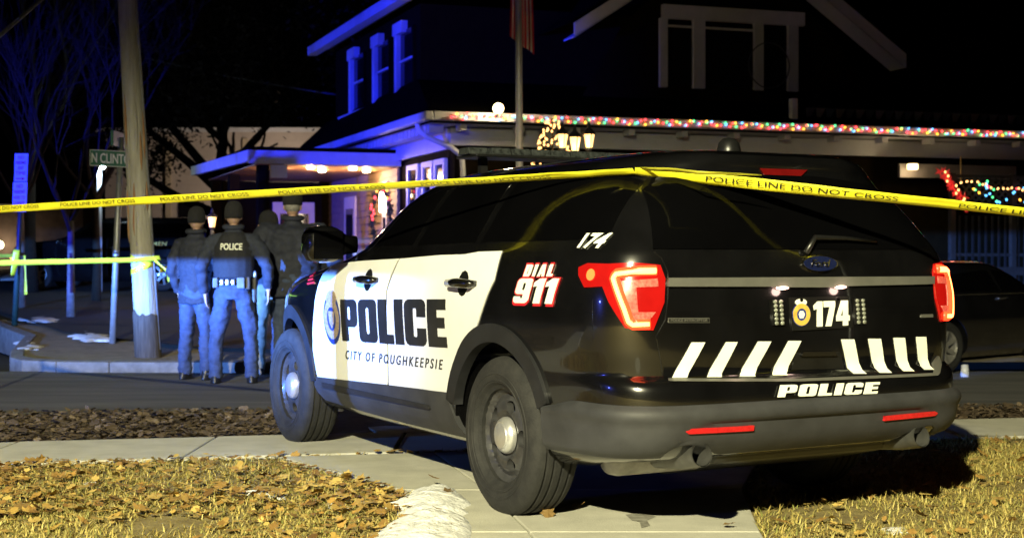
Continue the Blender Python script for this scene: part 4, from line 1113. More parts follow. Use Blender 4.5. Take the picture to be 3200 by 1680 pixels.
# ------------------------------------------------------------------ poles, signs, lamps
def world_part(name, m_, mt, parent, **k): return m_.build(name, mt, parent, **k)
BARK = mat('weathered pole wood', (.30, .28, .235), .9, c2=(.46, .44, .38), scale=4, stretch=(5, 5, .5), bump=.6, bscale=14, detail=8)
DARKWOOD = mat('dark creosoted pole foot', (.045, .036, .028), .9, c2=(.10, .08, .06), scale=6, stretch=(6, 6, .6), bump=.5)
REDWOOD = mat('peeled orange wood', (.26, .12, .05), .9, c2=(.42, .25, .12), scale=8, stretch=(6, 6, .8), bump=.5)
pb = W(463, 1131, 15.9); pb.z = .045
pole = thing('utility_pole', 'tall leaning wooden utility pole wrapped with yellow tape', 'utility pole', pb)
ax = lambda z: Vector((-.24 * z / 4.14, 0, z))
prof = [(0, .142), (.4, .138), (1.0, .132), (2.0, .122), (3.0, .112), (4.2, .102), (6, .092), (9, .08)]
pm = MB(); rows = []
for i in range(90):
    z = 9 * (i / 89) ** 1.0; r = np.interp(z, [p[0] for p in prof], [p[1] for p in prof])
    rows.append([ax(z) + Vector((math.cos(k * 2 * math.pi / 28), math.sin(k * 2 * math.pi / 28), 0)) * (r * (1 + .05 * noise.noise(Vector((math.cos(k * 2 * math.pi / 28) * 3, math.sin(k * 2 * math.pi / 28) * 3, z * .6))))) for k in range(29)])
shaft = pm.grid(rows).build('shaft', BARK, pole, True)
fm = MB(); rows = []
for i in range(12):
    rows.append([ax((.52 + .10 * noise.noise(Vector((math.cos(k * .2244) * 2, math.sin(k * .2244) * 2, 5)))) * i / 11) + Vector((math.cos(k * 2 * math.pi / 28), math.sin(k * 2 * math.pi / 28), 0)) * (.150 - .005 * i / 11) for k in range(29)])
fm.grid(rows).build('foot_sleeve', DARKWOOD, pole, True)
for k in range(16):     # flaking strips of bark
    a = random.uniform(3.4, 6.0); z = random.uniform(1.1, 2.7); h = random.uniform(.2, .6)
    q = [ax(z + h * j / 5) + Vector((math.cos(a + .02 * j), math.sin(a + .02 * j), 0)) * (np.interp(z, [p[0] for p in prof], [p[1] for p in prof]) + .002) for j in range(6)]
    MB().tube(q, [.003, .012, .016, .014, .010, .003], 6).build('bark_flake', REDWOOD if k % 2 else BARK, pole, True)
MB().tube([ax(.1) + Vector((.14, -.02, 0)), ax(4) + Vector((.108, -.02, 0)), ax(8.8) + Vector((.09, -.02, 0))], .016, 8).build('cable_guard', mat('grey conduit', (.18, .18, .19), .5, var=.2), pole, True)
# low service stake to the right of the pole
sb = W(484, 1015, 16.4)
stake = MB().tube([(sb.x, sb.y, .05), (sb.x, sb.y, 1.02)], [.035, .03], 10).build('marker_stake', mat('white painted stake', (.6, .62, .62), .6, var=.2, scale=9, bump=.1), None, True)
tag(stake, 'white marker stake standing just right of the utility pole', 'stake')

GALV = mat('galvanised steel', (.34, .35, .36), .45, metal=.55, var=.15, scale=14)
SIGNG = mat('green street sign', (.012, .13, .075), .45, var=.12, scale=6)
SIGNW = mat('white sign sheeting', (.78, .78, .78), .4, var=.06, scale=8)
db = 17.7
b0 = W(351, 1085, db); b0.z = HZ(db)
ns = thing('street_name_sign', 'green street name sign on a leaning steel post left of the pole', 'street sign', b0)
top = W(379, 430, db) - b0
MB().tube([(0, 0, 0), top * .5, top], [.042, .040, .038], 12).build('post', GALV, ns, True)
MB().tube([top * .435, top * .445], .048, 12).build('collar', DARKWOOD, ns, True)
s0 = W(281, 467, db - .06) - b0; s1 = W(434, 475, db - .06) - b0; hh = .205
bl_ = MB().hexa([s0 - Vector((0, 0, hh)), s1 - Vector((0, 0, hh)), s1 - Vector((0, -.012, hh)), s0 - Vector((0, -.012, hh)), s0, s1, s1 + Vector((0, .012, 0)), s0 + Vector((0, .012, 0))]).build('name_blade', SIGNW, ns, bevel=.004)
ex = (s1 - s0).normalized(); L_ = (s1 - s0).length
def flatp(o, e, up, dep):
    return lambda x, y, f: o + e * x + up * y + dep * f
bm = poly_bm(rect(.008, -hh + .008, L_ - .008, -.008)); patch('blade_field', bm, flatp(s0, ex, Vector((0, 0, 1)), Vector((0, -1, 0))), SIGNG, bl_, .003, .002, 0, 0)
bm = text_bm('N CLINTON', .125, .012, 0, L_ - .05); patch('blade_lettering', bm, flatp(s0 + ex * .025 - Vector((0, 0, .165)), ex, Vector((0, 0, 1)), Vector((0, -1, 0))), SIGNW, bl_, .006, .002, 0, 0)
c_ = top * .985
MB().hexa([c_ + Vector(v) for v in ((-.03, -.35, -.09), (.005, -.35, -.09), (.005, .35, -.09), (-.03, .35, -.09), (-.03, -.35, .1), (.005, -.35, .1), (.005, .35, .1), (-.03, .35, .1))]).build('cross_blade', SIGNG, ns)

d2_ = 20.6
b0 = W(45, 1028, d2_); b0.z = HZ(d2_)
np_ = thing('parking_sign', 'two white no parking signs stacked on a dark post at far left', 'parking sign', b0)
tp = W(75, 480, d2_) - b0
MB().tube([(0, 0, 0), tp * .5, tp], [.045, .04, .035], 8).build('post', mat('green painted post', (.015, .04, .03), .5, var=.2), np_, True)
for (u0, v0, u1, v1), txt in (((54, 481, 98, 567), ['NO', 'PARKING', 'ANY', 'TIME']), ((48, 570, 95, 662), ['NO', 'PARKING', 'HERE TO', 'CORNER'])):
    a, b, c, d = [W(u, v, d2_ + k) - b0 for (u, v), k in (((u0, v1), .10), ((u1 - 4, v1), -.10), ((u1, v0), -.10), ((u0 + 3, v0), .10))]
    e = (b - a).normalized(); nrm = e.cross((d - a)).normalized()
    if nrm.y > 0: nrm = -nrm
    off = nrm * .05
    pl = MB().hexa([a + off, b + off, b + off - nrm * .006, a + off - nrm * .006, d + off, c + off, c + off - nrm * .006, d + off - nrm * .006]).build('sign_plate', SIGNW, np_)
    up = (d - a).normalized(); w = (b - a).length; h = (d - a).length
    for i, t in enumerate(txt):
        bw = w * (.45 if len(t) < 4 else .8)
        bm = text_bm(t, h * .12, 0, 0, bw)
        patch('sign_lettering', bm, flatp(a + off + e * (w - bw) / 2 + up * (h * (.80 - .19 * i)), e, up, nrm), VINYLR, pl, .004, .002, 0, 0)
    if txt[2] == 'ANY':
        bm = poly_bm([(w * .15, h * .07), (w * .62, h * .07), (w * .62, h * .03), (w * .85, h * .09), (w * .62, h * .15), (w * .62, h * .11), (w * .15, h * .11)])
        patch('arrow', bm, flatp(a + off, e, up, nrm), VINYLR, pl, .004, .002, 0, 0)
# white lamp post
lb_ = W(311, 800, 30.); lb_.z = HZ(30)
lp = thing('lamp_post', 'white lamp post with a bright cold lamp behind the green street sign', 'lamp post', lb_)
lt = W(311, 528, 30.) - lb_
MB().tube([(0, 0, 0), (0, 0, lt.z)], [.06, .05], 12).build('post', mat('white painted post', (.75, .78, .80), .5, var=.05, scale=5), lp, True)
lh = W(322, 522, 30.) - lb_ + Vector((0, -.1, 0))
MB().tube([(0, 0, lt.z), lt + Vector((-.03, -.05, .08)), lh + Vector((-.05, 0, .06))], .02, 8).build('arm', BLACKTRIM, lp, True)
MB().ball(lh, (.085, .07, .05)).build('lamp_glass', emis('lit cold lamp', (.75, .93, 1.0), 60.), lp, True)
lamp('lamp_post_light', 'POINT', lb_ + lh + Vector((.0, -.16, -.02)), 26, (.66, .88, 1.0), .06)
# lamp post with three lanterns, and a lit conical tree
LANT = emis('lit lantern glass', (1.0, .56, .19), 2.8)
def lantern(parent, c, s=1.):
    c = Vector(c)
    l = MB().lathe([(.045 * s, -.11 * s), (.075 * s, .06 * s), (.06 * s, .075 * s)], 8, c).build('lantern', LANT, parent)
    MB().lathe([(.095 * s, .065 * s), (.07 * s, .11 * s), (.03 * s, .15 * s), (.015 * s, .22 * s), (.002, .24 * s)], 8, c).build('cap', IRON, l)
    MB().lathe([(.02 * s, -.17 * s), (.055 * s, -.13 * s), (.05 * s, -.11 * s)], 8, c).build('holder', IRON, l)
    for k in range(4):
        a = k * math.pi / 2 + .4
        MB().tube([c + Vector((.048 * s * math.cos(a), .048 * s * math.sin(a), -.11 * s)), c + Vector((.078 * s * math.cos(a), .078 * s * math.sin(a), .065 * s))], .006 * s, 5).build('bar', IRON, l)
d = 18.2
cb = W(1798, 800, d); cb.z = HZ(d)
tl = thing('lantern_post', 'black lamp post carrying three glowing lanterns behind the SUV roof', 'lamp post', cb)
cs = [W(u, v, d + k) - cb for u, v, k in ((1757, 436, 0), (1796, 445, -.25), (1840, 436, 0))]
hub = Vector((0, 0, cs[0].z - .32))
MB().tube([(0, 0, 0), hub], [.06, .04], 12).build('post', IRON, tl, True)
for c in cs:
    MB().tube([hub, Vector((c.x, c.y, hub.z - .02)).lerp(hub, .4), Vector((c.x, c.y, hub.z)), c - Vector((0, 0, .15))], .014, 8).build('arm', IRON, tl, True)
    lantern(tl, c, .98); lamp('lantern_light', 'POINT', cb + c + Vector((0, -.12, -.1)), 3.5, (1, .78, .42), .06)
d = 18.7
tb = W(1726, 800, d); tb.z = HZ(d)
ct = thing('lit_tree', 'small conical evergreen covered in warm white lights beside the lanterns', 'tree', tb)
apex = (W(1726, 372, d) - tb).z
MB().tube([(0, 0, 0), (0, 0, apex)], [.06, .01], 8).build('trunk', DARKWOOD, ct)
NEED = island('evergreen needles', [(.008, .018, .006), (.03, .05, .015), (.015, .03, .01)], .8)
fo = MB(); rn = random.Random(5)
for k in range(2200):
    t = rn.random() ** .5; z = apex - t * (apex - .3); r = t * .95 * (.35 + .65 * rn.random()); a = rn.uniform(0, 6.28)
    p = Vector((r * math.cos(a), r * math.sin(a), z)); dv = Vector((math.cos(a + rn.uniform(-.5, .5)), math.sin(a + rn.uniform(-.5, .5)), rn.uniform(-.3, .6))) * .13; w = dv.cross(Vector((0, 0, 1))).normalized() * .018
    fo.add([p - w, p + w, p + dv], [(0, 1, 2)])
fo.build('crown', NEED, ct)
for k in range(150):
    t = (k + .5) / 150; z = apex - .02 - t * 1.1; r = .08 + .40 * t * (.75 + .3 * rn.random()); a = -math.pi / 2 + rn.uniform(-1.6, 1.6)
    b = bpy.data.objects.new('bulb', BUL['white']); col.objects.link(b); b.parent = ct; b.location = (r * math.cos(a), r * math.sin(a), z); b.scale = (.8,) * 3
# wall lanterns by the far porch: two heads on a low post
for (u, v, dd, lab) in ((605, 690, 24.0, 'small lit lantern post between the pole and the first officer'), (663, 690, 22.5, 'brighter lit lantern post just behind the officer marked POLICE')):
    q = W(u, v, dd); z0 = HZ(dd)
    t = thing('garden_lantern', lab, 'lantern', (q.x, q.y, z0), group='garden lanterns by the side lane')
    MB().tube([(0, 0, 0), (0, 0, q.z - z0 - .14)], [.045, .03], 10).build('post', IRON, t, True)
    lantern(t, (0, 0, q.z - z0), .9); lamp('garden_lantern_light', 'POINT', q + Vector((0, -.18, 0)), 9 if u > 640 else 4, (1, .76, .42), .06)
# flagpole and flag
fb = W(1626, 800, 19.4); fb.z = HZ(19.4)
fp = thing('flagpole', 'tall white flagpole in front of the dark house', 'flagpole', fb)
MB().tube([(0, 0, 0), (-.02, 0, 4), (-.06, 0, 9)], [.055, .048, .035], 14).build('shaft', mat('white aluminium pole', (.66, .66, .66), .4, metal=.2, var=.06, scale=4), fp, True)
MB().ball((-.06, 0, 9.05), .07).build('finial', GOLDV, fp, True)
FLR = mat('red flag cloth', (.55, .02, .03), .8, var=.2, scale=7); FLW = mat('white flag cloth', (.8, .78, .75), .8, var=.08, scale=7); FLB = mat('blue flag cloth', (.02, .03, .15), .8, var=.1, scale=7)
flg = thing('flag', 'red and white striped flag hanging limp from the flagpole', 'flag', fb + Vector((-.05, .07, 0)))
zb = 1.19 + (806 - 165) / F_PX * 19.4 - fb.z
for k in range(13):       # vertical falls of a limp flag: each stripe its own strip of cloth
    rows = []
    for i in range(24):
        t = i / 23; z = zb + (12 - k) * .020 * (1 - t) + t * 2.3
        x = -.10 + k * .0265 * (1 - .30 * t) + .012 * math.sin(t * 5); y = .035 * math.sin(k * 1.1 + t * 3)
        rows.append([(x, y, z), (x + .013, y + .02 * math.cos(k + t * 2), z - .01), (x + .028 * (1 - .3 * t), y + .03 * math.sin(k * 2.0 + t), z - .02)])
    MB().grid(rows).build('stripe', FLR if k % 2 == 0 else FLW, flg, True)
MB().grid([[(-.10 + .3 * i / 8 * .7, .03 * math.sin(i), z) for i in range(9)] for z in np.linspace(zb + 2.36, zb + 3.0, 6)]).build('canton', FLB, flg, True)
# wreath with red bulbs by the porch
wq_ = Q(.28, .22, 1.95); wre = thing('lit_wreath', 'oval wreath with red lights beside the porch window', 'wreath', wq_)
wm = MB(); rn = random.Random(9)
for k in range(300):
    a = rn.uniform(0, 6.28); c = Vector((.17 * math.cos(a), rn.uniform(-.05, .03), .50 * math.sin(a))); dv = Vector((rn.uniform(-1, 1), rn.uniform(-1, 1), rn.uniform(-1, 1))).normalized() * .12
    w = dv.cross(Vector((.3, 1, .2))).normalized() * .02; wm.add([c - w, c + w, c + dv], [(0, 1, 2)])
wm.build('greenery', NEED, wre)
for k in range(26):
    a = rn.uniform(0, 6.28); b = bpy.data.objects.new('bulb', BUL['red' if k % 4 else 'amber']); col.objects.link(b); b.parent = wre; b.scale = (1.15,) * 3
    b.location = (.17 * math.cos(a) + rn.uniform(-.05, .05), -.10, .50 * math.sin(a) + rn.uniform(-.05, .05))

# ------------------------------------------------------------------ pale house behind the tree, dark roofs
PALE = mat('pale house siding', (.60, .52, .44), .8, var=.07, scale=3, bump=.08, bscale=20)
def simple_house(name, label, wall_m, u0, u1, vtop, d, depth, roof_h, extra=None):
    a, b = W(u0, 806, d), W(u1, 806, d); z0, zt = HZ(46) - .6, W(0, vtop, d).z
    t = thing(name, label, 'house', (a.x, d, z0))
    x = b.x - a.x; h = zt - z0
    n = int(h / .35)
    for k in range(n):
        z = h * k / n
        MB().hexa([(0, -.02, z), (x, -.02, z), (x, .15, z), (0, .15, z), (0, 0, z + h / n - .004), (x, 0, z + h / n - .004), (x, .15, z + h / n - .004), (0, .15, z + h / n - .004)]).build('siding_board', wall_m, t)
    MB().box((0, .16, 0), (x, depth, h)).build('wall', wall_m, t)
    MB().hexa([(-.3, -.4, h), (x + .3, -.4, h), (x + .3, depth, h), (-.3, depth, h), (x * .2, depth * .45, h + roof_h), (x * .8, depth * .45, h + roof_h), (x * .8, depth * .55, h + roof_h), (x * .2, depth * .55, h + roof_h)]).build('roof', ROOFM, t)
    MB().box((-.3, -.44, h - .12), (x + .3, -.40, h + .02)).build('eave_board', TRIMW, t)
    return t, a
t, a = simple_house('pale_house', 'pale clapboard house lit behind the bare tree, left of the porch', PALE, 330, 1010, 405, 44, 8, 4.2)
for u in (520, 760):
    x = W(u, 0, 44).x - a.x; MB().box((x, -.10, 0), (x + .17, -.03, 4.6)).build('corner_board', CREAM, t)
for u in (560, 850):
    x = W(u, 0, 44).x - a.x; w = MB().box((x, -.06, 1.2), (x + .8, -.03, 2.6)).build('window', WINDOWG, t); MB().box((x - .1, -.07, 2.6), (x + .9, -.025, 2.72)).build('head', CREAM, w)
t2, a2 = simple_house('pale_upper_house', 'tall shadowed pale house wall rising above the leafy tree', mat('shaded pale siding', (.30, .26, .22), .85, var=.1, scale=3), 440, 760, 288, 52, 7, 1.6)  # pale siding at half tone: the wall's shade is put into the colour
t3, a3 = simple_house('far_left_house', 'dim house at the left edge behind the parking sign', mat('dim brown siding', (.12, .09, .07), .85, var=.2, scale=4), -160, 260, 640, 50, 8, 2.5)
q = W(-2, 765, 49.5); MB().ball(q - Vector((a3.x, 50, t3.location.z)), .14).build('porch_lamp', emis('lit far porch lamp', (1, .78, .5), 30.), t3, True); lamp('far_porch_light', 'POINT', q + Vector((.2, -.5, 0)), 18, (1, .7, .42), .1)
lamp('pale_house_fill', 'SPOT', W(1010, 640, 40), 480, (1, .80, .64), .1, W(620, 560, 44), 120, .8)  # added fill lamp that brightens the pale wall, no fixture behind it

# ------------------------------------------------------------------ trees
TBARK = mat('grey tree bark', (.10, .09, .085), .9, var=.35, scale=12, bump=.5, bscale=40)
DBARK = mat('darkened tree bark', (.016, .011, .004), .9, var=.35, scale=12, bump=.4, bscale=40)
def branch(mb, p, d, L, r, depth, rn, spread=.55, up=.12, tips=None, split=3):
    pts = [p]; rad = [r]; q = p.copy(); dd = d.copy()
    for i in range(4):
        dd = (dd + Vector((rn.uniform(-.18, .18), rn.uniform(-.18, .18), rn.uniform(-.05, .2) * up * 4))).normalized()
        q = q + dd * L / 4; pts.append(q.copy()); rad.append(r * (1 - .42 * (i + 1) / 4))
    mb.tube(pts, rad, 6 if depth > 2 else 4, cap=depth <= 1)
    if depth <= 0:
        if tips is not None: tips += pts[1:]
        return
    for k in range(split):
        t = rn.uniform(.35, 1.0) if k else 1.0
        j = min(4, max(1, int(t * 4 + .5)))
        nd = (dd + Vector((rn.uniform(-1, 1), rn.uniform(-1, 1), rn.uniform(-.5, .8))) * spread).normalized()
        branch(mb, pts[j], nd, L * rn.uniform(.6, .82), rad[j] * .72, depth - 1, rn, spread, up, tips, split)
def tree(name, label, base, h, r, depth, seed, barkm, L=None, spread=.55, leaves=None, lean=(0, 0), split=3, group=None, cat='tree'):
    rn = random.Random(seed); t = thing(name, label, cat, base, group=group)
    top = Vector((lean[0], lean[1], h))
    MB().tube([(0, 0, -.1), top * .35 + Vector((rn.uniform(-.03, .03), 0, 0)), top * .7, top], [r * 1.25, r, r * .9, r * .8], 10).build('trunk', barkm, t, True)
    mb = MB(); tips = []
    for k in range(4):
        a = k * 1.57 + rn.uniform(-.4, .4)
        branch(mb, top * rn.uniform(.85, 1.0), Vector((math.cos(a) * spread, math.sin(a) * spread, .8)).normalized(), L or h * .6, r * .55, depth, rn, spread, .12, tips, split)
    mb.build('crown', DBARK, t)  # on slim trees darker than the trunk: unlit branches put into the bark colour
    if leaves:
        lm = MB()
        for k in range(leaves[0]):
            c = rn.choice(tips) + Vector((rn.gauss(0, leaves[1]), rn.gauss(0, leaves[1]), rn.gauss(0, leaves[1])))
            dv = Vector((rn.uniform(-1, 1), rn.uniform(-1, 1), rn.uniform(-1, .4))).normalized(); w = dv.cross(Vector((rn.uniform(-1, 1), rn.uniform(-1, 1), 1))).normalized()
            s = leaves[2] * rn.uniform(.6, 1.3); lm.add([c - dv * s, c + w * s * .45, c + dv * s, c - w * s * .45], [(0, 1, 2, 3)])
        lm.build('foliage', leaves[3], t)
    return t
def base_at(u, d, z=None): p = W(u, 806, d); p.z = HZ(d) if z is None else z; return p
tree('slim_street_tree', 'slim bare street tree forking low, left of the street name post', base_at(222, 22.0), 1.55, .062, 4, 11, TBARK, 1.6, .5, split=3, group='slim bare street trees')
tree('slim_street_tree', 'slim bare street tree behind the parking sign at far left', base_at(66, 25.0), 1.9, .07, 4, 12, TBARK, 1.7, .45, split=3, group='slim bare street trees')
tree('bare_tree', 'big bare twiggy tree filling the dark upper left', base_at(90, 30), 3.0, .17, 5, 21, DBARK, 3.0, .5, split=3)
tree('bare_tree', 'bare twiggy tree in front of the pale wall, left of the utility pole', base_at(300, 27), 2.0, .08, 5, 23, DBARK, 1.9, .6, split=3)
DLEAF = island('withered dark leaves', [(.010, .008, .006), (.028, .020, .012), (.018, .013, .008)], .8)
lt_ = tree('leafy_tree', 'dark tree with withered leaves between the utility pole and the porch', base_at(735, 36), 2.7, .24, 4, 31, DBARK, 2.7, .75, (9000, .34, .075, DLEAF), (-.5, 0), split=3)
# two heavy low limbs reaching left
for pts, nm in (([(-.35, 0, 1.6), (-1.4, -.3, 2.1), (-2.4, -.4, 2.7), (-3.6, -.3, 3.1), (-4.4, -.2, 3.0)], 'limb'), ([(-.3, 0, 2.2), (-1.2, .1, 3.0), (-2.2, .1, 3.8), (-2.8, 0, 4.6)], 'limb'), ([(-.45, 0, 2.6), (-.3, 0, 3.6), (-.5, 0, 4.8), (-.3, 0, 6.0)], 'limb')):
    MB().tube(pts, [.14, .11, .08, .055, .03][:len(pts)], 8).build(nm, DBARK, lt_, True)
lm = MB(); rn = random.Random(77)
for k in range(16000):       # withered foliage hanging in clumps round the limbs
    cl = [(-3.9, 4.2), (-3.0, 5.0), (-2.0, 4.4), (-1.2, 5.4), (-2.6, 6.2), (-.4, 6.4), (-3.6, 6.6), (-1.6, 7.0), (.4, 5.6), (-3.3, 3.5), (-2.2, 3.3), (-4.3, 5.4)][rn.randrange(12)]
    c = Vector((cl[0] + rn.gauss(0, .42), rn.gauss(0, .6), cl[1] + rn.gauss(0, .40)))
    dv = Vector((rn.uniform(-1, 1), rn.uniform(-1, 1), rn.uniform(-1, .4))).normalized(); w = dv.cross(Vector((rn.uniform(-1, 1), rn.uniform(-1, 1), 1))).normalized(); s = .065 * rn.uniform(.6, 1.4)
    lm.add([c - dv * s, c + w * s * .5, c + dv * s, c - w * s * .5], [(0, 1, 2, 3)])
lm.build('leaf_clumps', DLEAF, lt_)
pt = tree('pollard_tree', 'dark forked trunk seen between the porch posts', base_at(745, 40), 3.0, .22, 1, 41, DBARK, 1.0, .5, split=2)
# overhead wires
wire_m = mat('overhead cable', (.10, .10, .10), .6, var=.2)
for (a, b, r, sag, lab) in ((W(-250, 330, 13.5), W(420, -250, 15.9), .022, .0, 'thick overhead cable crossing the top left corner'), (W(100, 85, 34), W(1055, 297, 33), .022, .15, 'thin overhead wire sloping down towards the house gable')):
    pts = [a.lerp(b, k / 16) - Vector((0, 0, sag * 4 * (k / 16) * (1 - k / 16))) for k in range(17)]
    tag(MB().tube(pts, r, 6).build('overhead_wire', wire_m, None, True), lab, 'wire')

# ------------------------------------------------------------------ parked cars
def far_car(name, label, loc, rz, keys, xm, wb, wheel_r, win_side, paint, seed=0, extra=None, flat=1.0):
    K = np.array(keys); zt = np.linspace(K[0, 0], K[-1, 0], 400); T = [pchip(K[:, 0], K[:, k], zt) for k in (1, 2, 3)]
    def sc_(z): return [float(np.interp(z, zt, t)) for t in T]
    t = thing(name, label, 'car', loc, rz)
    rows = []
    for z in np.concatenate([np.linspace(K[i, 0], K[i + 1, 0], 4, endpoint=False) for i in range(len(K) - 1)] + [[K[-1, 0]]]):
        xr, xf, w = sc_(z); r = []
        for k in range(96):
            a = 2 * math.pi * k / 96; c, s = math.cos(a), math.sin(a)
            L = (xf - xm) if c > 0 else (xm - xr)
            r.append((xm + L * math.copysign(abs(c) ** .36, c), w * math.copysign(abs(s) ** .5, s), z))
        rows.append(r + [r[0]])
    m_ = MB().grid(rows); nn = 97
    m_.f.append(tuple(range(96))); m_.f.append(tuple((len(rows) - 1) * nn + k for k in range(96)))
    bd = link('body', m_.mesh('body'), paint, None)
    cm = MB()
    for wx in (0, wb):
        for sg in (-1, 1): cm.lathe([(wheel_r * 1.14, sg * .62), (wheel_r * 1.14, sg * 1.2)] if sg > 0 else [(wheel_r * 1.14, -1.2), (wheel_r * 1.14, -.62)], 40, (wx, 0, wheel_r), 'y')
    ct_ = cm.build('cutter', paint); bo = bd.modifiers.new('b', 'BOOLEAN'); bo.operation = 'DIFFERENCE'; bo.solver = 'EXACT'; bo.object = ct_
    apply_mods(bd); bpy.data.objects.remove(ct_); bd.parent = t
    bd.data.polygons.foreach_set('use_smooth', [True] * len(bd.data.polygons)); bd.data.set_sharp_from_angle(angle=R(35))
    def sy(x, z):
        xr, xf, w = sc_(z); L = (xf - xm) if x > xm else (xm - xr)
        return w * max(0, 1 - (abs(x - xm) / L) ** (2 / .36)) ** (.25)
    for sg in (1, -1):
        fn = lambda x, z, o: Vector((x, sg * (sy(x, z) + o), z))
        for wn_ in win_side: patch('side_window', poly_bm(wn_), fn, GLASS, t, .005, .01, .1, .06)
        for hx in (wb * .36, wb * .70):
            MB().tube([fn(hx, .93, .0), fn(hx + .02, .93, .03), fn(hx + .18, .935, .03), fn(hx + .2, .935, 0)], .012, 6).build('door_handle', CHROME, t, True)
        ms = MB().ball(fn(wb * .80, 1.06, .10), (.07, .11, .07)).build('side_mirror', paint, t, True)
    tm = MB().lathe([(wheel_r * .64, .09), (wheel_r * .8, .105), (wheel_r * .95, .09), (wheel_r, .06), (wheel_r, -.06), (wheel_r * .95, -.09), (wheel_r * .64, -.09)], 36, axis='y', cap=False).mesh('tyre'); tm.materials.append(mat('black tyre', (.012, .012, .012), .8, var=.3))
    rm = MB().lathe([(wheel_r * .66, .08), (wheel_r * .62, .085), (wheel_r * .6, .06), (wheel_r * .60, -.02)], 36, axis='y', cap=False)
    for k in range(7):
        a = 2 * math.pi * k / 7; d = Vector((math.cos(a), 0, math.sin(a))); e = Vector((-math.sin(a), 0, math.cos(a)))
        rm.hexa([d * .05 - e * .028 + Vector((0, .05, 0)), d * .05 + e * .028 + Vector((0, .05, 0)), d * .05 + e * .028 + Vector((0, .02, 0)), d * .05 - e * .028 + Vector((0, .02, 0)), d * wheel_r * .62 - e * .018 + Vector((0, .08, 0)), d * wheel_r * .62 + e * .018 + Vector((0, .08, 0)), d * wheel_r * .62 + e * .018 + Vector((0, .04, 0)), d * wheel_r * .62 - e * .018 + Vector((0, .04, 0))])
    rm.lathe([(.065, .03), (.06, .065), (.002, .07)], 16, axis='y')
    rme = rm.mesh('rim'); rme.materials.append(mat('alloy wheel', (.42, .41, .39), .35, metal=.7, var=.1))
    for wx in (0, wb):
        for sg in (1, -1):
            w_ = bpy.data.objects.new('wheel', None); col.objects.link(w_); w_.parent = t; w_.location = (wx, sg * .78, wheel_r); w_.rotation_euler = (0, .4 * wx, 0 if sg > 0 else math.pi)
            new_from('tyre', tm, w_); new_from('rim', rme, w_)
    return t, sy
SEDAN = [(.18, -.75, 3.55, .80), (.28, -.90, 3.65, .87), (.5, -.95, 3.70, .90), (.7, -.93, 3.66, .91), (.85, -.88, 3.5, .89), (.94, -.80, 2.9, .86), (1.0, -.62, 2.25, .82), (1.1, -.40, 2.02, .76), (1.25, -.05, 1.72, .68), (1.36, .35, 1.42, .60), (1.41, .6, 1.15, .45), (1.425, .75, 1.0, .2)]
wheel_p = G(2958, 1168, -.06)
BLACKP2 = mat('glossy black car paint', (.005, .005, .006), .15, coat=1., var=.3, scale=3)
ang = R(40)
hx = Vector((math.cos(ang), math.sin(ang), 0)); hy = Vector((-math.sin(ang), math.cos(ang), 0))
loc = Vector((wheel_p.x, wheel_p.y, -.06)) + hy * .86
sd, sfn = far_car('black_sedan', 'glossy black sedan with spoked wheel half hidden behind the SUV tail', loc, ang, SEDAN, 1.2, 2.75, .33, [[(1.15, 1.02), (.2, 1.02), (.35, 1.24), (1.12, 1.30)], [(1.2, 1.02), (1.95, 1.02), (1.6, 1.25), (1.2, 1.30)]], BLACKP2)
sd.scale = (1, 1, .86)
MB().tube([Vector((x, -sfn(x, .99) - .005, .99)) for x in np.linspace(.1, 2.1, 12)], .008, 6).build('window_trim', CHROME, sd, True)
MB().box((-.72, -.72, .72), (-.70, -.5, .80)).build('tail_lamp', mat('unlit red lens', (.1, .004, .004), .2), sd)
WAGON = [(.20, -.85, 3.45, .84), (.30, -.98, 3.60, .91), (.5, -1.02, 3.66, .94), (.75, -1.02, 3.64, .95), (.95, -1.0, 3.55, .94), (1.05, -.98, 3.2, .92), (1.12, -.96, 2.55, .90), (1.25, -.92, 2.2, .86), (1.45, -.84, 1.85, .80), (1.56, -.78, 1.6, .72), (1.60, -.6, 1.3, .55), (1.615, -.2, .9, .25)]
sp_ = W(146, 880, 31.0); sp_.z = HZ(31) - .02
ang = R(180 - 6)
hx = Vector((math.cos(ang), math.sin(ang), 0)); hy = Vector((-math.sin(ang), math.cos(ang), 0))
loc = Vector((sp_.x, sp_.y + .2, sp_.z)) - hx * 2.85 - hy * .2
wg, wf_ = far_car('black_wagon', 'black estate car with gold side lettering parked behind the utility pole', loc, ang, WAGON, 1.2, 2.85, .35, [[(1.05, 1.14), (.3, 1.14), (.35, 1.46), (1.02, 1.48)], [(1.12, 1.14), (2.05, 1.14), (1.6, 1.44), (1.1, 1.48)], [(.22, 1.14), (-.75, 1.14), (-.6, 1.45), (.26, 1.46)]], BLACKP2)
GREYB = mat('grey front wing', (.20, .20, .19), .4, var=.15, scale=5, coat=.3)
patch('front_wing', poly_bm([(3.02, .98), (3.52, .92), (3.6, .6), (3.55, .34), (3.28, .32), (3.22, .5), (3.05, .70)]), lambda x, z, o: Vector((x, wf_(x, z) + o, z)), GREYB, wg, .006, .01, .08, .06)
MB().ball((3.50, wf_(3.5, .72) + .01, .72), (.04, .02, .03)).build('marker_lamp', emis('lit amber marker', (1, .5, .12), 5.), wg, True)
bm = text_bm('FIREMEN', .085, .01, 0, .62, 1.1)
patch('side_lettering', bm, lambda x, y, o: Vector((.50 - x, wf_(.50 - x, .98 + y) + o, .98 + y)), GOLDV, wg, .008, .003, .2, 0)
cup = W(3016, 1178, 14.6); cup.z = -.055
c_ = MB().lathe([(.048, 0), (.034, .125), (.031, .125), (.044, .005)], 20).build('plastic_cup', mat('clear frosted plastic', (.62, .65, .78), .3, var=.1, scale=9), None, True); c_.location = cup
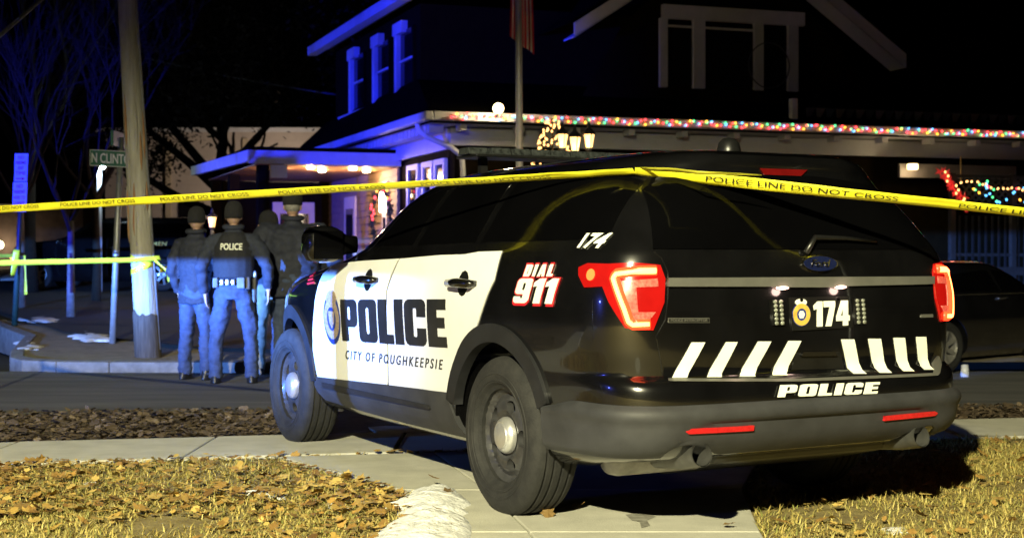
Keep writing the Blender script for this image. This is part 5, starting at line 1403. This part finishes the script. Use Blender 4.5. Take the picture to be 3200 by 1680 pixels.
tag(c_, 'upturned clear plastic cup on the road behind the SUV', 'cup')

# ------------------------------------------------------------------ people
def remesh(mb, vox=.014, smooth=4):
    me = mb.mesh('cloth'); o = link('cloth', me)
    r = o.modifiers.new('r', 'REMESH'); r.mode = 'VOXEL'; r.voxel_size = vox; r.use_smooth_shade = True
    s_ = o.modifiers.new('s', 'SMOOTH'); s_.iterations = smooth; s_.factor = .6
    apply_mods(o); me = o.data; bpy.data.objects.remove(o); me.materials.clear(); return me
def wrinkle(me, amp, k, seed):
    n = len(me.vertices); co = np.empty(n * 3); no = np.empty(n * 3)
    me.vertices.foreach_get('co', co); me.vertices.foreach_get('normal', no); co = co.reshape(-1, 3); no = no.reshape(-1, 3)
    for i in range(n):
        x, y, z = co[i]; f = noise.noise(Vector((x * k, y * k, z * k * 1.5 + seed))) + .5 * noise.noise(Vector((x * k * 2.2, y * k * 2.2, z * k * 3.4 + seed)))
        co[i] += no[i] * amp * f
    me.vertices.foreach_set('co', co.ravel()); me.update()
def limb(mb, pts, rad):
    rings = []
    for i, p in enumerate(pts):
        p = Vector(p); t = (Vector(pts[min(i + 1, len(pts) - 1)]) - Vector(pts[max(i - 1, 0)])).normalized()
        a = Vector((1, 0, 0)); a = (a - t * a.dot(t)).normalized(); b = t.cross(a); r = rad[i]; rx, ry = r if isinstance(r, tuple) else (r, r)
        rings.append((p, a * rx, b * ry))
    mb.loft(rings)
SKIN = mat('skin', (.42, .27, .20), .55, var=.1, scale=20)
NAVY = mat('navy uniform cloth', (.020, .025, .044), .85, var=.25, scale=30, bump=.2, bscale=180)
NAVY2 = mat('dark navy jacket', (.015, .018, .032), .8, var=.3, scale=30, bump=.2, bscale=180)
VESTM = mat('black vest cloth', (.012, .013, .018), .85, var=.3, scale=40, bump=.25, bscale=150)
PANTS = mat('navy trouser cloth', (.036, .052, .105), .85, var=.25, scale=24, bump=.2, bscale=180)
KHAKI = mat('khaki trousers', (.20, .19, .14), .85, var=.2, scale=24, bump=.2, bscale=160)
KNIT = mat('black knit wool', (.012, .012, .014), .95, var=.3, scale=60, bump=.5, bscale=220)
LEATHER = mat('black leather', (.015, .015, .016), .4, var=.3, scale=30)
HAIR = mat('short grey hair', (.22, .21, .20), .8, var=.3, scale=60)
def hand(mb, w, d, sg, curl=.5):
    w, d = Vector(w), Vector(d).normalized(); side = Vector((0, 1, 0)); side = (side - d * side.dot(d)).normalized(); pal = d.cross(side)
    mb.loft([(w, side * .030, pal * .020), (w + d * .05, side * .042, pal * .017), (w + d * .095, side * .040, pal * .014)])
    inn = pal * (-sg)
    for k, L in enumerate((.068, .078, .074, .058)):
        b = w + d * .09 + side * (.030 - .020 * k)
        p1 = b + d * L * .45 + inn * L * .12 * curl; p2 = p1 + d * L * .3 + inn * L * .25 * curl; p3 = p2 + d * L * .15 + inn * L * .3 * curl
        mb.tube([b, p1, p2, p3], [.0095, .009, .0085, .007], 7)
    b = w + d * .03 + side * .034; p1 = b + d * .03 + side * .024 + inn * .01; mb.tube([b, p1, p1 + d * .03 + side * .004 + inn * .012], [.011, .010, .008], 7)
def person(label, u, v, d, rz, H_=1.8, jac=NAVY, pants=PANTS, hat='beanie', arms=None, bulk=1., stance=.11, head_turn=0, vest=False, seed=1, long_jacket=False):
    b = W(u, v, d); z0 = -.06 if d < 15.1 else HZ(d)
    t = thing('person', label, 'person', (b.x, d, z0), rz, 'officers standing across the street'); s = H_ / 1.8; t.scale = (s, s, s)
    rn = random.Random(seed)
    # facing +y; arms: per side list of (shoulder, elbow, wrist)
    arms = arms or {}
    A = {}
    for sg in (1, -1):
        A[sg] = [Vector((sg * .205 * bulk, 0, 1.43)), Vector((sg * .285 * bulk, -.03, 1.15)), Vector((sg * .275 * bulk, .06, .90))]
        if sg in arms: A[sg] = [Vector(q) for q in arms[sg]]
    bd = MB()
    bd.loft([((0, .0, 1.44), (.06, 0, 0), (0, .06, 0)), ((0, .005, 1.52), (.056, 0, 0), (0, .058, 0)), ((0, .015, 1.57), (.055, 0, 0), (0, .065, 0))])
    ch_, sh_ = math.cos(head_turn), math.sin(head_turn)
    def hp_(x, y, z): return (x * ch_ - y * sh_, x * sh_ + y * ch_ + .02, z)
    hd = MB()
    hd.ball((0, 0, 1.685), (.076, .097, .112), 20, 14); hd.ball((0, .035, 1.625), (.056, .062, .062), 14, 10)
    hd.ball((0, .102, 1.655), (.014, .022, .022), 8, 6); hd.ball((0, .09, 1.612), (.026, .016, .008), 8, 6); hd.ball((0, .088, 1.70), (.05, .018, .012), 8, 6)
    for sg in (1, -1): hd.ball((sg * .079, -.005, 1.665), (.012, .026, .034), 8, 6)
    bd.add([hp_(*q) for q in hd.v], hd.f)
    limb(bd, [(0, 0, 1.46), (0, 0, 1.2), (0, 0, .95)], [(.12, .07), (.13, .09), (.12, .08)])
    for sg in (1, -1):
        S, E_, Wr = A[sg]; limb(bd, [Vector((sg * .1, 0, 1.42)), S, E_, Wr], [.05, .045, .038, .028]); hand(bd, Wr, (Wr - E_).normalized() + Vector((0, 0, -.35)), sg)
        limb(bd, [(sg * .08, 0, .95), (sg * stance, .0, .5), (sg * stance, 0, .06)], [.07, .05, .04])
    me = remesh(bd, .009, 2); me.materials.append(SKIN); new_from('body', me, t)
    # eyes
    for sg in (1, -1): MB().ball(hp_(sg * .032, .088, 1.682), .010, 8, 6).build('eye', mat('eye white', (.6, .58, .55), .3, var=.1), t, True)
    # trousers
    tr = MB()
    tr.loft([((0, 0, 1.04), (.168 * bulk, 0, 0), (0, .118 * bulk, 0)), ((0, -.005, .95), (.182 * bulk, 0, 0), (0, .135 * bulk, 0)), ((0, -.005, .84), (.180 * bulk, 0, 0), (0, .125, 0))])
    for sg in (1, -1):
        limb(tr, [(sg * .088, -.005, .92), (sg * (.08 + stance) / 2, .0, .70), (sg * stance, .01, .50), (sg * (stance + .012), -.01, .30), (sg * (stance + .012), .0, .10), (sg * (stance + .012), .0, .055)], [(.096, .105), (.090, .098), (.074, .082), (.072, .080), (.070, .080), (.068, .080)])
        if seed == 2: tr.loft([((sg * (stance * .7 + .078), 0, .72), (.022, 0, 0), (0, .06, 0)), ((sg * (stance * .8 + .082), 0, .60), (.026, 0, 0), (0, .065, 0)), ((sg * (stance * .9 + .07), 0, .54), (.02, 0, 0), (0, .06, 0))])
    me = remesh(tr, .012, 3); wrinkle(me, .016, 8, seed); me.materials.append(pants); new_from('trousers', me, t)
    # boots
    for sg in (1, -1):
        bt = MB(); x = sg * (stance + .014)
        bt.loft([((x, -.01, .14), (.050, 0, 0), (0, .055, 0)), ((x, -.01, .08), (.052, 0, 0), (0, .066, 0)), ((x, .02, .045), (.053, 0, 0), (0, .11, 0)), ((x, .035, .0), (.056, 0, 0), (0, .135, 0))])
        me = remesh(bt, .010, 3); me.materials.append(LEATHER); new_from('boot', me, t)
    # jacket
    j = MB(); lo_ = .80 if long_jacket else .98
    j.loft([((0, 0, lo_), (.190 * bulk, 0, 0), (0, .140 * bulk, 0)), ((0, 0, 1.08), (.182 * bulk, 0, 0), (0, .132 * bulk, 0)), ((0, .0, 1.25), (.198 * bulk, 0, 0), (0, .140 * bulk, 0)), ((0, -.005, 1.38), (.212 * bulk, 0, 0), (0, .128 * bulk, 0)), ((0, -.005, 1.455), (.175 * bulk, 0, 0), (0, .098 * bulk, 0)), ((0, 0, 1.50), (.095, 0, 0), (0, .082, 0)), ((0, .005, 1.545), (.082, 0, 0), (0, .080, 0))])
    for sg in (1, -1):
        S, E_, Wr = A[sg]
        limb(j, [Vector((sg * .10, 0, 1.43)), S + Vector((-sg * .02, 0, -.01)), S.lerp(E_, .5) + Vector((sg * .008, 0, 0)), E_, E_.lerp(Wr, .55), Wr.lerp(E_, .04)], [.075, .082 * bulk, .073 * bulk, .064 * bulk, .056, .047])
    me = remesh(j, .012, 3); wrinkle(me, .018, 7, seed + 10); me.materials.append(jac); jo = new_from('jacket', me, t)
    MB().tube([(0.088 * math.cos(a), .086 * math.sin(a) + .004, 1.560 + .008 * math.sin(a)) for a in np.linspace(0, 2 * math.pi, 17)], .026, 8).build('collar', jac, jo, True)
    # headwear
    if hat == 'beanie':
        m_ = MB(); m_.lathe([(.088, 1.648), (.094, 1.652), (.096, 1.69), (.094, 1.725), (.086, 1.768), (.068, 1.800), (.038, 1.820), (.003, 1.827)], 26, (0, 0, 0))
        q = MB(); q.v = [hp_(x * .95, y * 1.15, z + .03 * y) for x, y, z in m_.v]; q.f = m_.f
        q.build('beanie', KNIT, t, True)
    else:
        m_ = MB(); m_.lathe([(.094, 1.685), (.100, 1.69), (.102, 1.74), (.098, 1.79), (.066, 1.82), (.003, 1.828)], 26)
        q = MB(); q.v = [hp_(x * .95, y * 1.15, z) for x, y, z in m_.v]; q.f = m_.f
        cp = q.build('cap', KNIT, t, True)
        MB().add([hp_(*p) for p in ((-.075, .07, 1.725), (-.05, .17, 1.705), (.05, .17, 1.705), (.075, .07, 1.725), (-.07, .07, 1.735), (-.045, .165, 1.715), (.045, .165, 1.715), (.07, .07, 1.735))], [(0, 1, 2, 3), (7, 6, 5, 4), (0, 4, 5, 1), (1, 5, 6, 2), (2, 6, 7, 3), (0, 3, 7, 4)]).build('peak', KNIT, cp)
        hr = MB(); hr.ball((0, -.012, 1.675), (.080, .095, .075), 18, 12); q = MB(); q.v = [hp_(*p) for p in hr.v]; q.f = hr.f; q.build('hair', HAIR, t, True)
    return t, jo
D0 = 14.2
o1, j1 = person('officer in dark jacket and beanie nearest the utility pole, seen from behind', 612, 1175, 14.3, R(-16), 1.76, NAVY2, PANTS, 'beanie', {1: ((.20, 0, 1.43), (.26, .06, 1.16), (.17, .22, 1.02)), -1: ((-.20, 0, 1.43), (-.27, -.01, 1.15), (-.25, .10, .91))}, 1.02, .115, R(10), seed=1, long_jacket=True)
o2, j2 = person('officer in black vest marked POLICE with loaded duty belt, seen from behind', 730, 1186, 13.9, R(6), 1.80, NAVY, PANTS, 'beanie', {1: ((.215, 0, 1.43), (.34, -.05, 1.17), (.34, .04, .93)), -1: ((-.215, 0, 1.43), (-.315, -.05, 1.16), (-.285, .04, .90))}, 1.0, .165, R(-6), seed=2)
o3, j3 = person('broad officer in cap and dark winter coat beside the SUV mirror, seen from behind', 915, 1170, 14.4, R(12), 1.92, NAVY2, PANTS, 'cap', {1: ((.27, 0, 1.43), (.40, .02, 1.17), (.24, .20, 1.04)), -1: ((-.27, 0, 1.43), (-.41, .0, 1.16), (-.25, .20, 1.02))}, 1.40, .13, R(-8), seed=3, long_jacket=True)
o4, j4 = person('officer in khaki trousers half hidden between two officers, face turned left', 842, 1160, 15.0, R(35), 1.74, NAVY2, KHAKI, 'beanie', None, 1.0, .12, R(55), seed=4)
# vest, lettering and belt of the second officer
v_ = MB(); v_.loft([((0, -.0, 1.05), (.196, 0, 0), (0, .155, 0)), ((0, -.0, 1.2), (.206, 0, 0), (0, .163, 0)), ((0, -.005, 1.36), (.205, 0, 0), (0, .158, 0)), ((0, -.005, 1.46), (.15, 0, 0), (0, .125, 0)), ((0, -.0, 1.51), (.11, 0, 0), (0, .10, 0))])
me = remesh(v_, .012, 3); me.materials.append(VESTM); vo = new_from('vest', me, o2)
bm = text_bm('POLICE', .066, .02, .06, .215)
def vest_back(x, z, o):
    a = math.asin(max(-1, min(1, x / .206))); return Vector((x, -.168 * math.cos(a) - o - .004, z))
patch('vest_lettering', bm, lambda x, y, o: vest_back(x - .115, 1.33 + y, o), VINYLW, vo, .004, .003, .04, 0)
bt = MB(); rows = []
for z in (.995, 1.045):
    rows.append([(.192 * math.cos(a), .148 * math.sin(a) - .004, z) for a in np.linspace(0, 2 * math.pi, 41)])
blt = MB().grid(rows).build('duty_belt', LEATHER, o2, True)
sm = blt.modifiers.new('t', 'SOLIDIFY'); sm.thickness = .010
POUCH = mat('grey pouch cloth', (.10, .11, .13), .6, var=.3, scale=20)
SILV = mat('nickel keeper', (.6, .62, .66), .3, metal=.7, var=.1)
for x, w, h, m_ in ((-.17, .05, .10, POUCH), (-.10, .035, .06, SILV), (-.045, .035, .06, SILV), (.01, .035, .06, SILV), (.085, .075, .11, POUCH), (.15, .05, .13, LEATHER)):
    y = -.148 * math.sqrt(max(0, 1 - (x / .195) ** 2)) - .01
    MB().box((x - w / 2, y - .035, 1.02 - h * .65), (x + w / 2, y + .005, 1.02 + h * .35)).build('pouch', m_, blt, bevel=.01)
MB().hexa([(.19, -.05, .80), (.225, -.05, .80), (.225, .03, .80), (.19, .03, .80), (.185, -.06, 1.05), (.235, -.06, 1.05), (.235, .05, 1.05), (.185, .05, 1.05)]).build('holster', LEATHER, blt, bevel=.012)
MB().ball((.215, -.05, 1.08), (.018, .03, .045)).build('grip', SILV, blt, True)
# shoulder patch of the broad officer
pp = MB().ball((-.385, -.085, 1.32), (.012, .045, .058), 14, 10).build('shoulder_patch', mat('pale blue patch', (.35, .45, .55), .7, var=.4, scale=40), j3, True)
for sg in (1,):
    MB().box((-.20, -.02, 1.26), (-.19, .03, 1.275)).build('reflective_tab', mat('yellow tab', (.7, .6, .02), .6, var=.1), o4)

# ------------------------------------------------------------------ police tape
TAPE = mat('yellow barrier tape', (.80, .74, .03), .35, var=.05, scale=8, spec=.4)
TAPEK = mat('black tape print', (.02, .02, .01), .5, var=.2)
def ribbon(name, P, twist, width, label, mt=TAPE, text=None, parent=None, th=.0015, cat='barrier tape', group=None, tflip=False):
    """P: control points (straight runs), twist: angle at each point (0 = upright, facing the viewer side)"""
    P = [Vector(p) for p in P]; S = [0]
    for a, b in zip(P, P[1:]): S.append(S[-1] + (b - a).length)
    def at(s):
        s = min(max(s, 0), S[-1]); i = min(np.searchsorted(S, s, side='right') - 1, len(P) - 2); t = (s - S[i]) / (S[i + 1] - S[i])
        p = P[i].lerp(P[i + 1], t); tw = twist[i] + (twist[i + 1] - twist[i]) * t
        d = (P[i + 1] - P[i]).normalized(); up = (Vector((0, 0, 1)) - d * d.z).normalized(); sd_ = d.cross(up)
        wv = up * math.cos(tw) + sd_ * math.sin(tw); nv = -up * math.sin(tw) + sd_ * math.cos(tw)
        return p, wv, nv
    wd = width if callable(width) else (lambda s: width)
    n = int(S[-1] / .06) + 2; rows = []
    for i in range(n + 1):
        s = S[-1] * i / n; p, wv, nv = at(s); w = wd(s)
        wob = .004 * math.sin(s * 9) + .003 * math.sin(s * 23)
        rows.append([p + wv * w * k + nv * (wob * (1 if abs(k) < .4 else .2)) for k in (-.5, -.17, .17, .5)])
    o = MB().grid(rows).build(name, mt, parent, True)
    so = o.modifiers.new('t', 'SOLIDIFY'); so.thickness = th; so.offset = 0
    if label: tag(o, label, cat, group)
    if text:
        s = text[1]
        while s < S[-1] - .2:
            bm = text_bm('POLICE LINE DO NOT CROSS', .036, .0, 0, .80)
            def fn(x, y, f):
                p, wv, nv = at(s + x); w = wd(s + x); k = (y - .008) / .076
                return p + wv * w * k - nv * 0 + nv * (f * text[2])
            patch('tape_lettering', bm, fn, TAPEK, o, .0095, 0, .06, 0)['kind'] = 'stuff'
            s += text[0]
    return o
def car_world(p):
    p = Vector(p); q = p - CO; f2 = Vector((math.cos(CYAW), math.sin(CYAW), 0)); r2 = Vector((math.sin(CYAW), -math.cos(CYAW), 0))
    return Vector((q.dot(r2), q.dot(f2), p.z + .014))
K0 = car_world(on_car(1988, 556)); K0 += Vector((-.01, -.045, .012))
TL = W(-140, 662, 9.6); TL = TL + (TL - K0) * .16
ribbon('barrier_tape', [TL] + [TL.lerp(K0, t) for t in (.3, .55, .8)] + [K0], [.10, .05, .40, .85, 1.0], lambda s: .047 - .003 * s / 6, 'yellow POLICE LINE tape stretched from the far left to the SUV roof corner', text=(1.05, .15, 1))
TR = W(3330, 676, 5.75)
ribbon('barrier_tape', [K0] + [K0.lerp(TR, t) for t in (.12, .32, .6)] + [TR], [1.0, .62, .45, .82, .90], .052, 'yellow POLICE LINE tape running from the SUV roof corner to the right edge', text=(1.05, .30, 1))
FK = K0 + Vector((.03, -.012, .010))
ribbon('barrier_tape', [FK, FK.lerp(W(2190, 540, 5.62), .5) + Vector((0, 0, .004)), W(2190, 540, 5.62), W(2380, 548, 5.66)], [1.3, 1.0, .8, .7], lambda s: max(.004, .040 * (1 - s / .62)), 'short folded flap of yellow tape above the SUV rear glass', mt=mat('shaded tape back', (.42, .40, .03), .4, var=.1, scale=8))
for p, lab in ((TL, 'steel stake holding the left end of the long yellow tape'), (TR, 'steel stake holding the right end of the yellow tape')):
    st_ = thing('tape_stake', lab, 'stake', (p.x, p.y + .02, -.05), group='stakes holding the tape')
    MB().tube([(0, 0, 0), (0, 0, p.z + .12)], .013, 8).build('rod', GALV, st_, True)
    MB().tube([(0, 0, p.z + .12), (0, 0, p.z + .16), (.03, 0, p.z + .17)], .009, 6).build('hook', GALV, st_, True)
# lower tape by the pole
pz = lambda v: W(463, v, 15.75)
ribbon('barrier_tape', [W(-200, 826, 17.0), W(420, 812, 15.74), W(500, 806, 15.74)], [.5, .75, .8], .076, 'low yellow tape strung across the left edge to the utility pole')
rows = []
for z0_, r_ in ((1.045, .0), (1.115, .0)):
    pass
for zc, hh_, lab, sl in ((W(0, 838, 15.9).z, .06, 'upper', .05), (W(0, 812, 15.9).z, .05, 'lower', -.04)):
    rows = []
    for k in range(37):
        a = k * math.pi / 18; c = pb + ax(zc - .045); r = .137 + .004 * math.sin(5 * a)
        rows.append([c + Vector((r * math.cos(a), r * math.sin(a), q_ + sl * math.cos(a) + .006 * math.sin(7 * a))) for q_ in (-hh_ / 2, 0, hh_ / 2)])
    wr2 = MB().grid(rows).build('tape_wrap', TAPE, None, True); sol = wr2.modifiers.new('t', 'SOLIDIFY'); sol.thickness = .002
    tag(wr2, 'band of yellow tape wound round the utility pole, %s turn' % ('lower' if lab == 'upper' else 'upper'), 'barrier tape', 'tape wound round the pole')
kn = W(482, 812, 15.72)
ribbon('barrier_tape', [kn, kn + Vector((.10, -.02, -.08)), kn + Vector((.19, -.03, -.17)), kn + Vector((.16, -.03, -.24))], [.3, .9, .2, 1.2], lambda s: .035 + .05 * (s > .2), 'loose yellow tape end dangling right of the utility pole')
ribbon('barrier_tape', [W(500, 842, 16.0), W(545, 838, 16.3), W(640, 835, 17.2)], [.2, .3, .3], .07, 'green-yellow tape leading behind the officers from the pole')
ribbon('barrier_tape', [W(40, 860, 20.4), W(47, 820, 20.4), W(52, 780, 20.4)], [1.2, .6, .2], .09, 'yellow tape knot hanging on the left side of the parking sign post')
ribbon('barrier_tape', [W(76, 798, 20.4), W(79, 850, 20.4), W(80, 920, 20.4)], [.6, .9, .3], .05, 'long yellow tape tail hanging right of the parking sign post')
ribbon('barrier_tape', [W(-80, 800, 24), W(60, 799, 20.5)], [.4, .4], .06, 'faint tape run behind the parking sign at the left edge')

# slim post on the lawn beyond the left edge: its shadow falls as a band across the SUV front door
pst = thing('lawn_post', 'slim grey post on the lawn beyond the left edge of the view', 'post', (-5.45, 5.63, 0))
MB().tube([(0, 0, -.05), (0, 0, 1.5)], [.05, .05], 12).build('shaft', GALV, pst, True)
MB().lathe([(.065, 1.5), (.065, 1.53), (.02, 1.57), (.002, 1.58)], 12).build('cap', GALV, pst, True)
# the street lamp behind the viewer that lights the lawn
sl = thing('street_lamp', 'tall steel street lamp standing behind the viewer', 'street lamp', (STREET[0] - 1.6, STREET[1] - .5, 0))
MB().tube([(0, 0, 0), (0, 0, 4.6), (.06, 0, 5.6), (.4, .12, 6.1), (1.4, .45, 6.3)], [.11, .08, .07, .055, .05], 12).build('pole', GALV, sl, True)
MB().hexa([(1.25, .34, 6.24), (2.0, .42, 6.24), (2.0, .66, 6.24), (1.25, .58, 6.24), (1.3, .37, 6.44), (1.9, .45, 6.40), (1.9, .62, 6.40), (1.3, .55, 6.44)]).build('lamp_head', GALV, sl, bevel=.03)
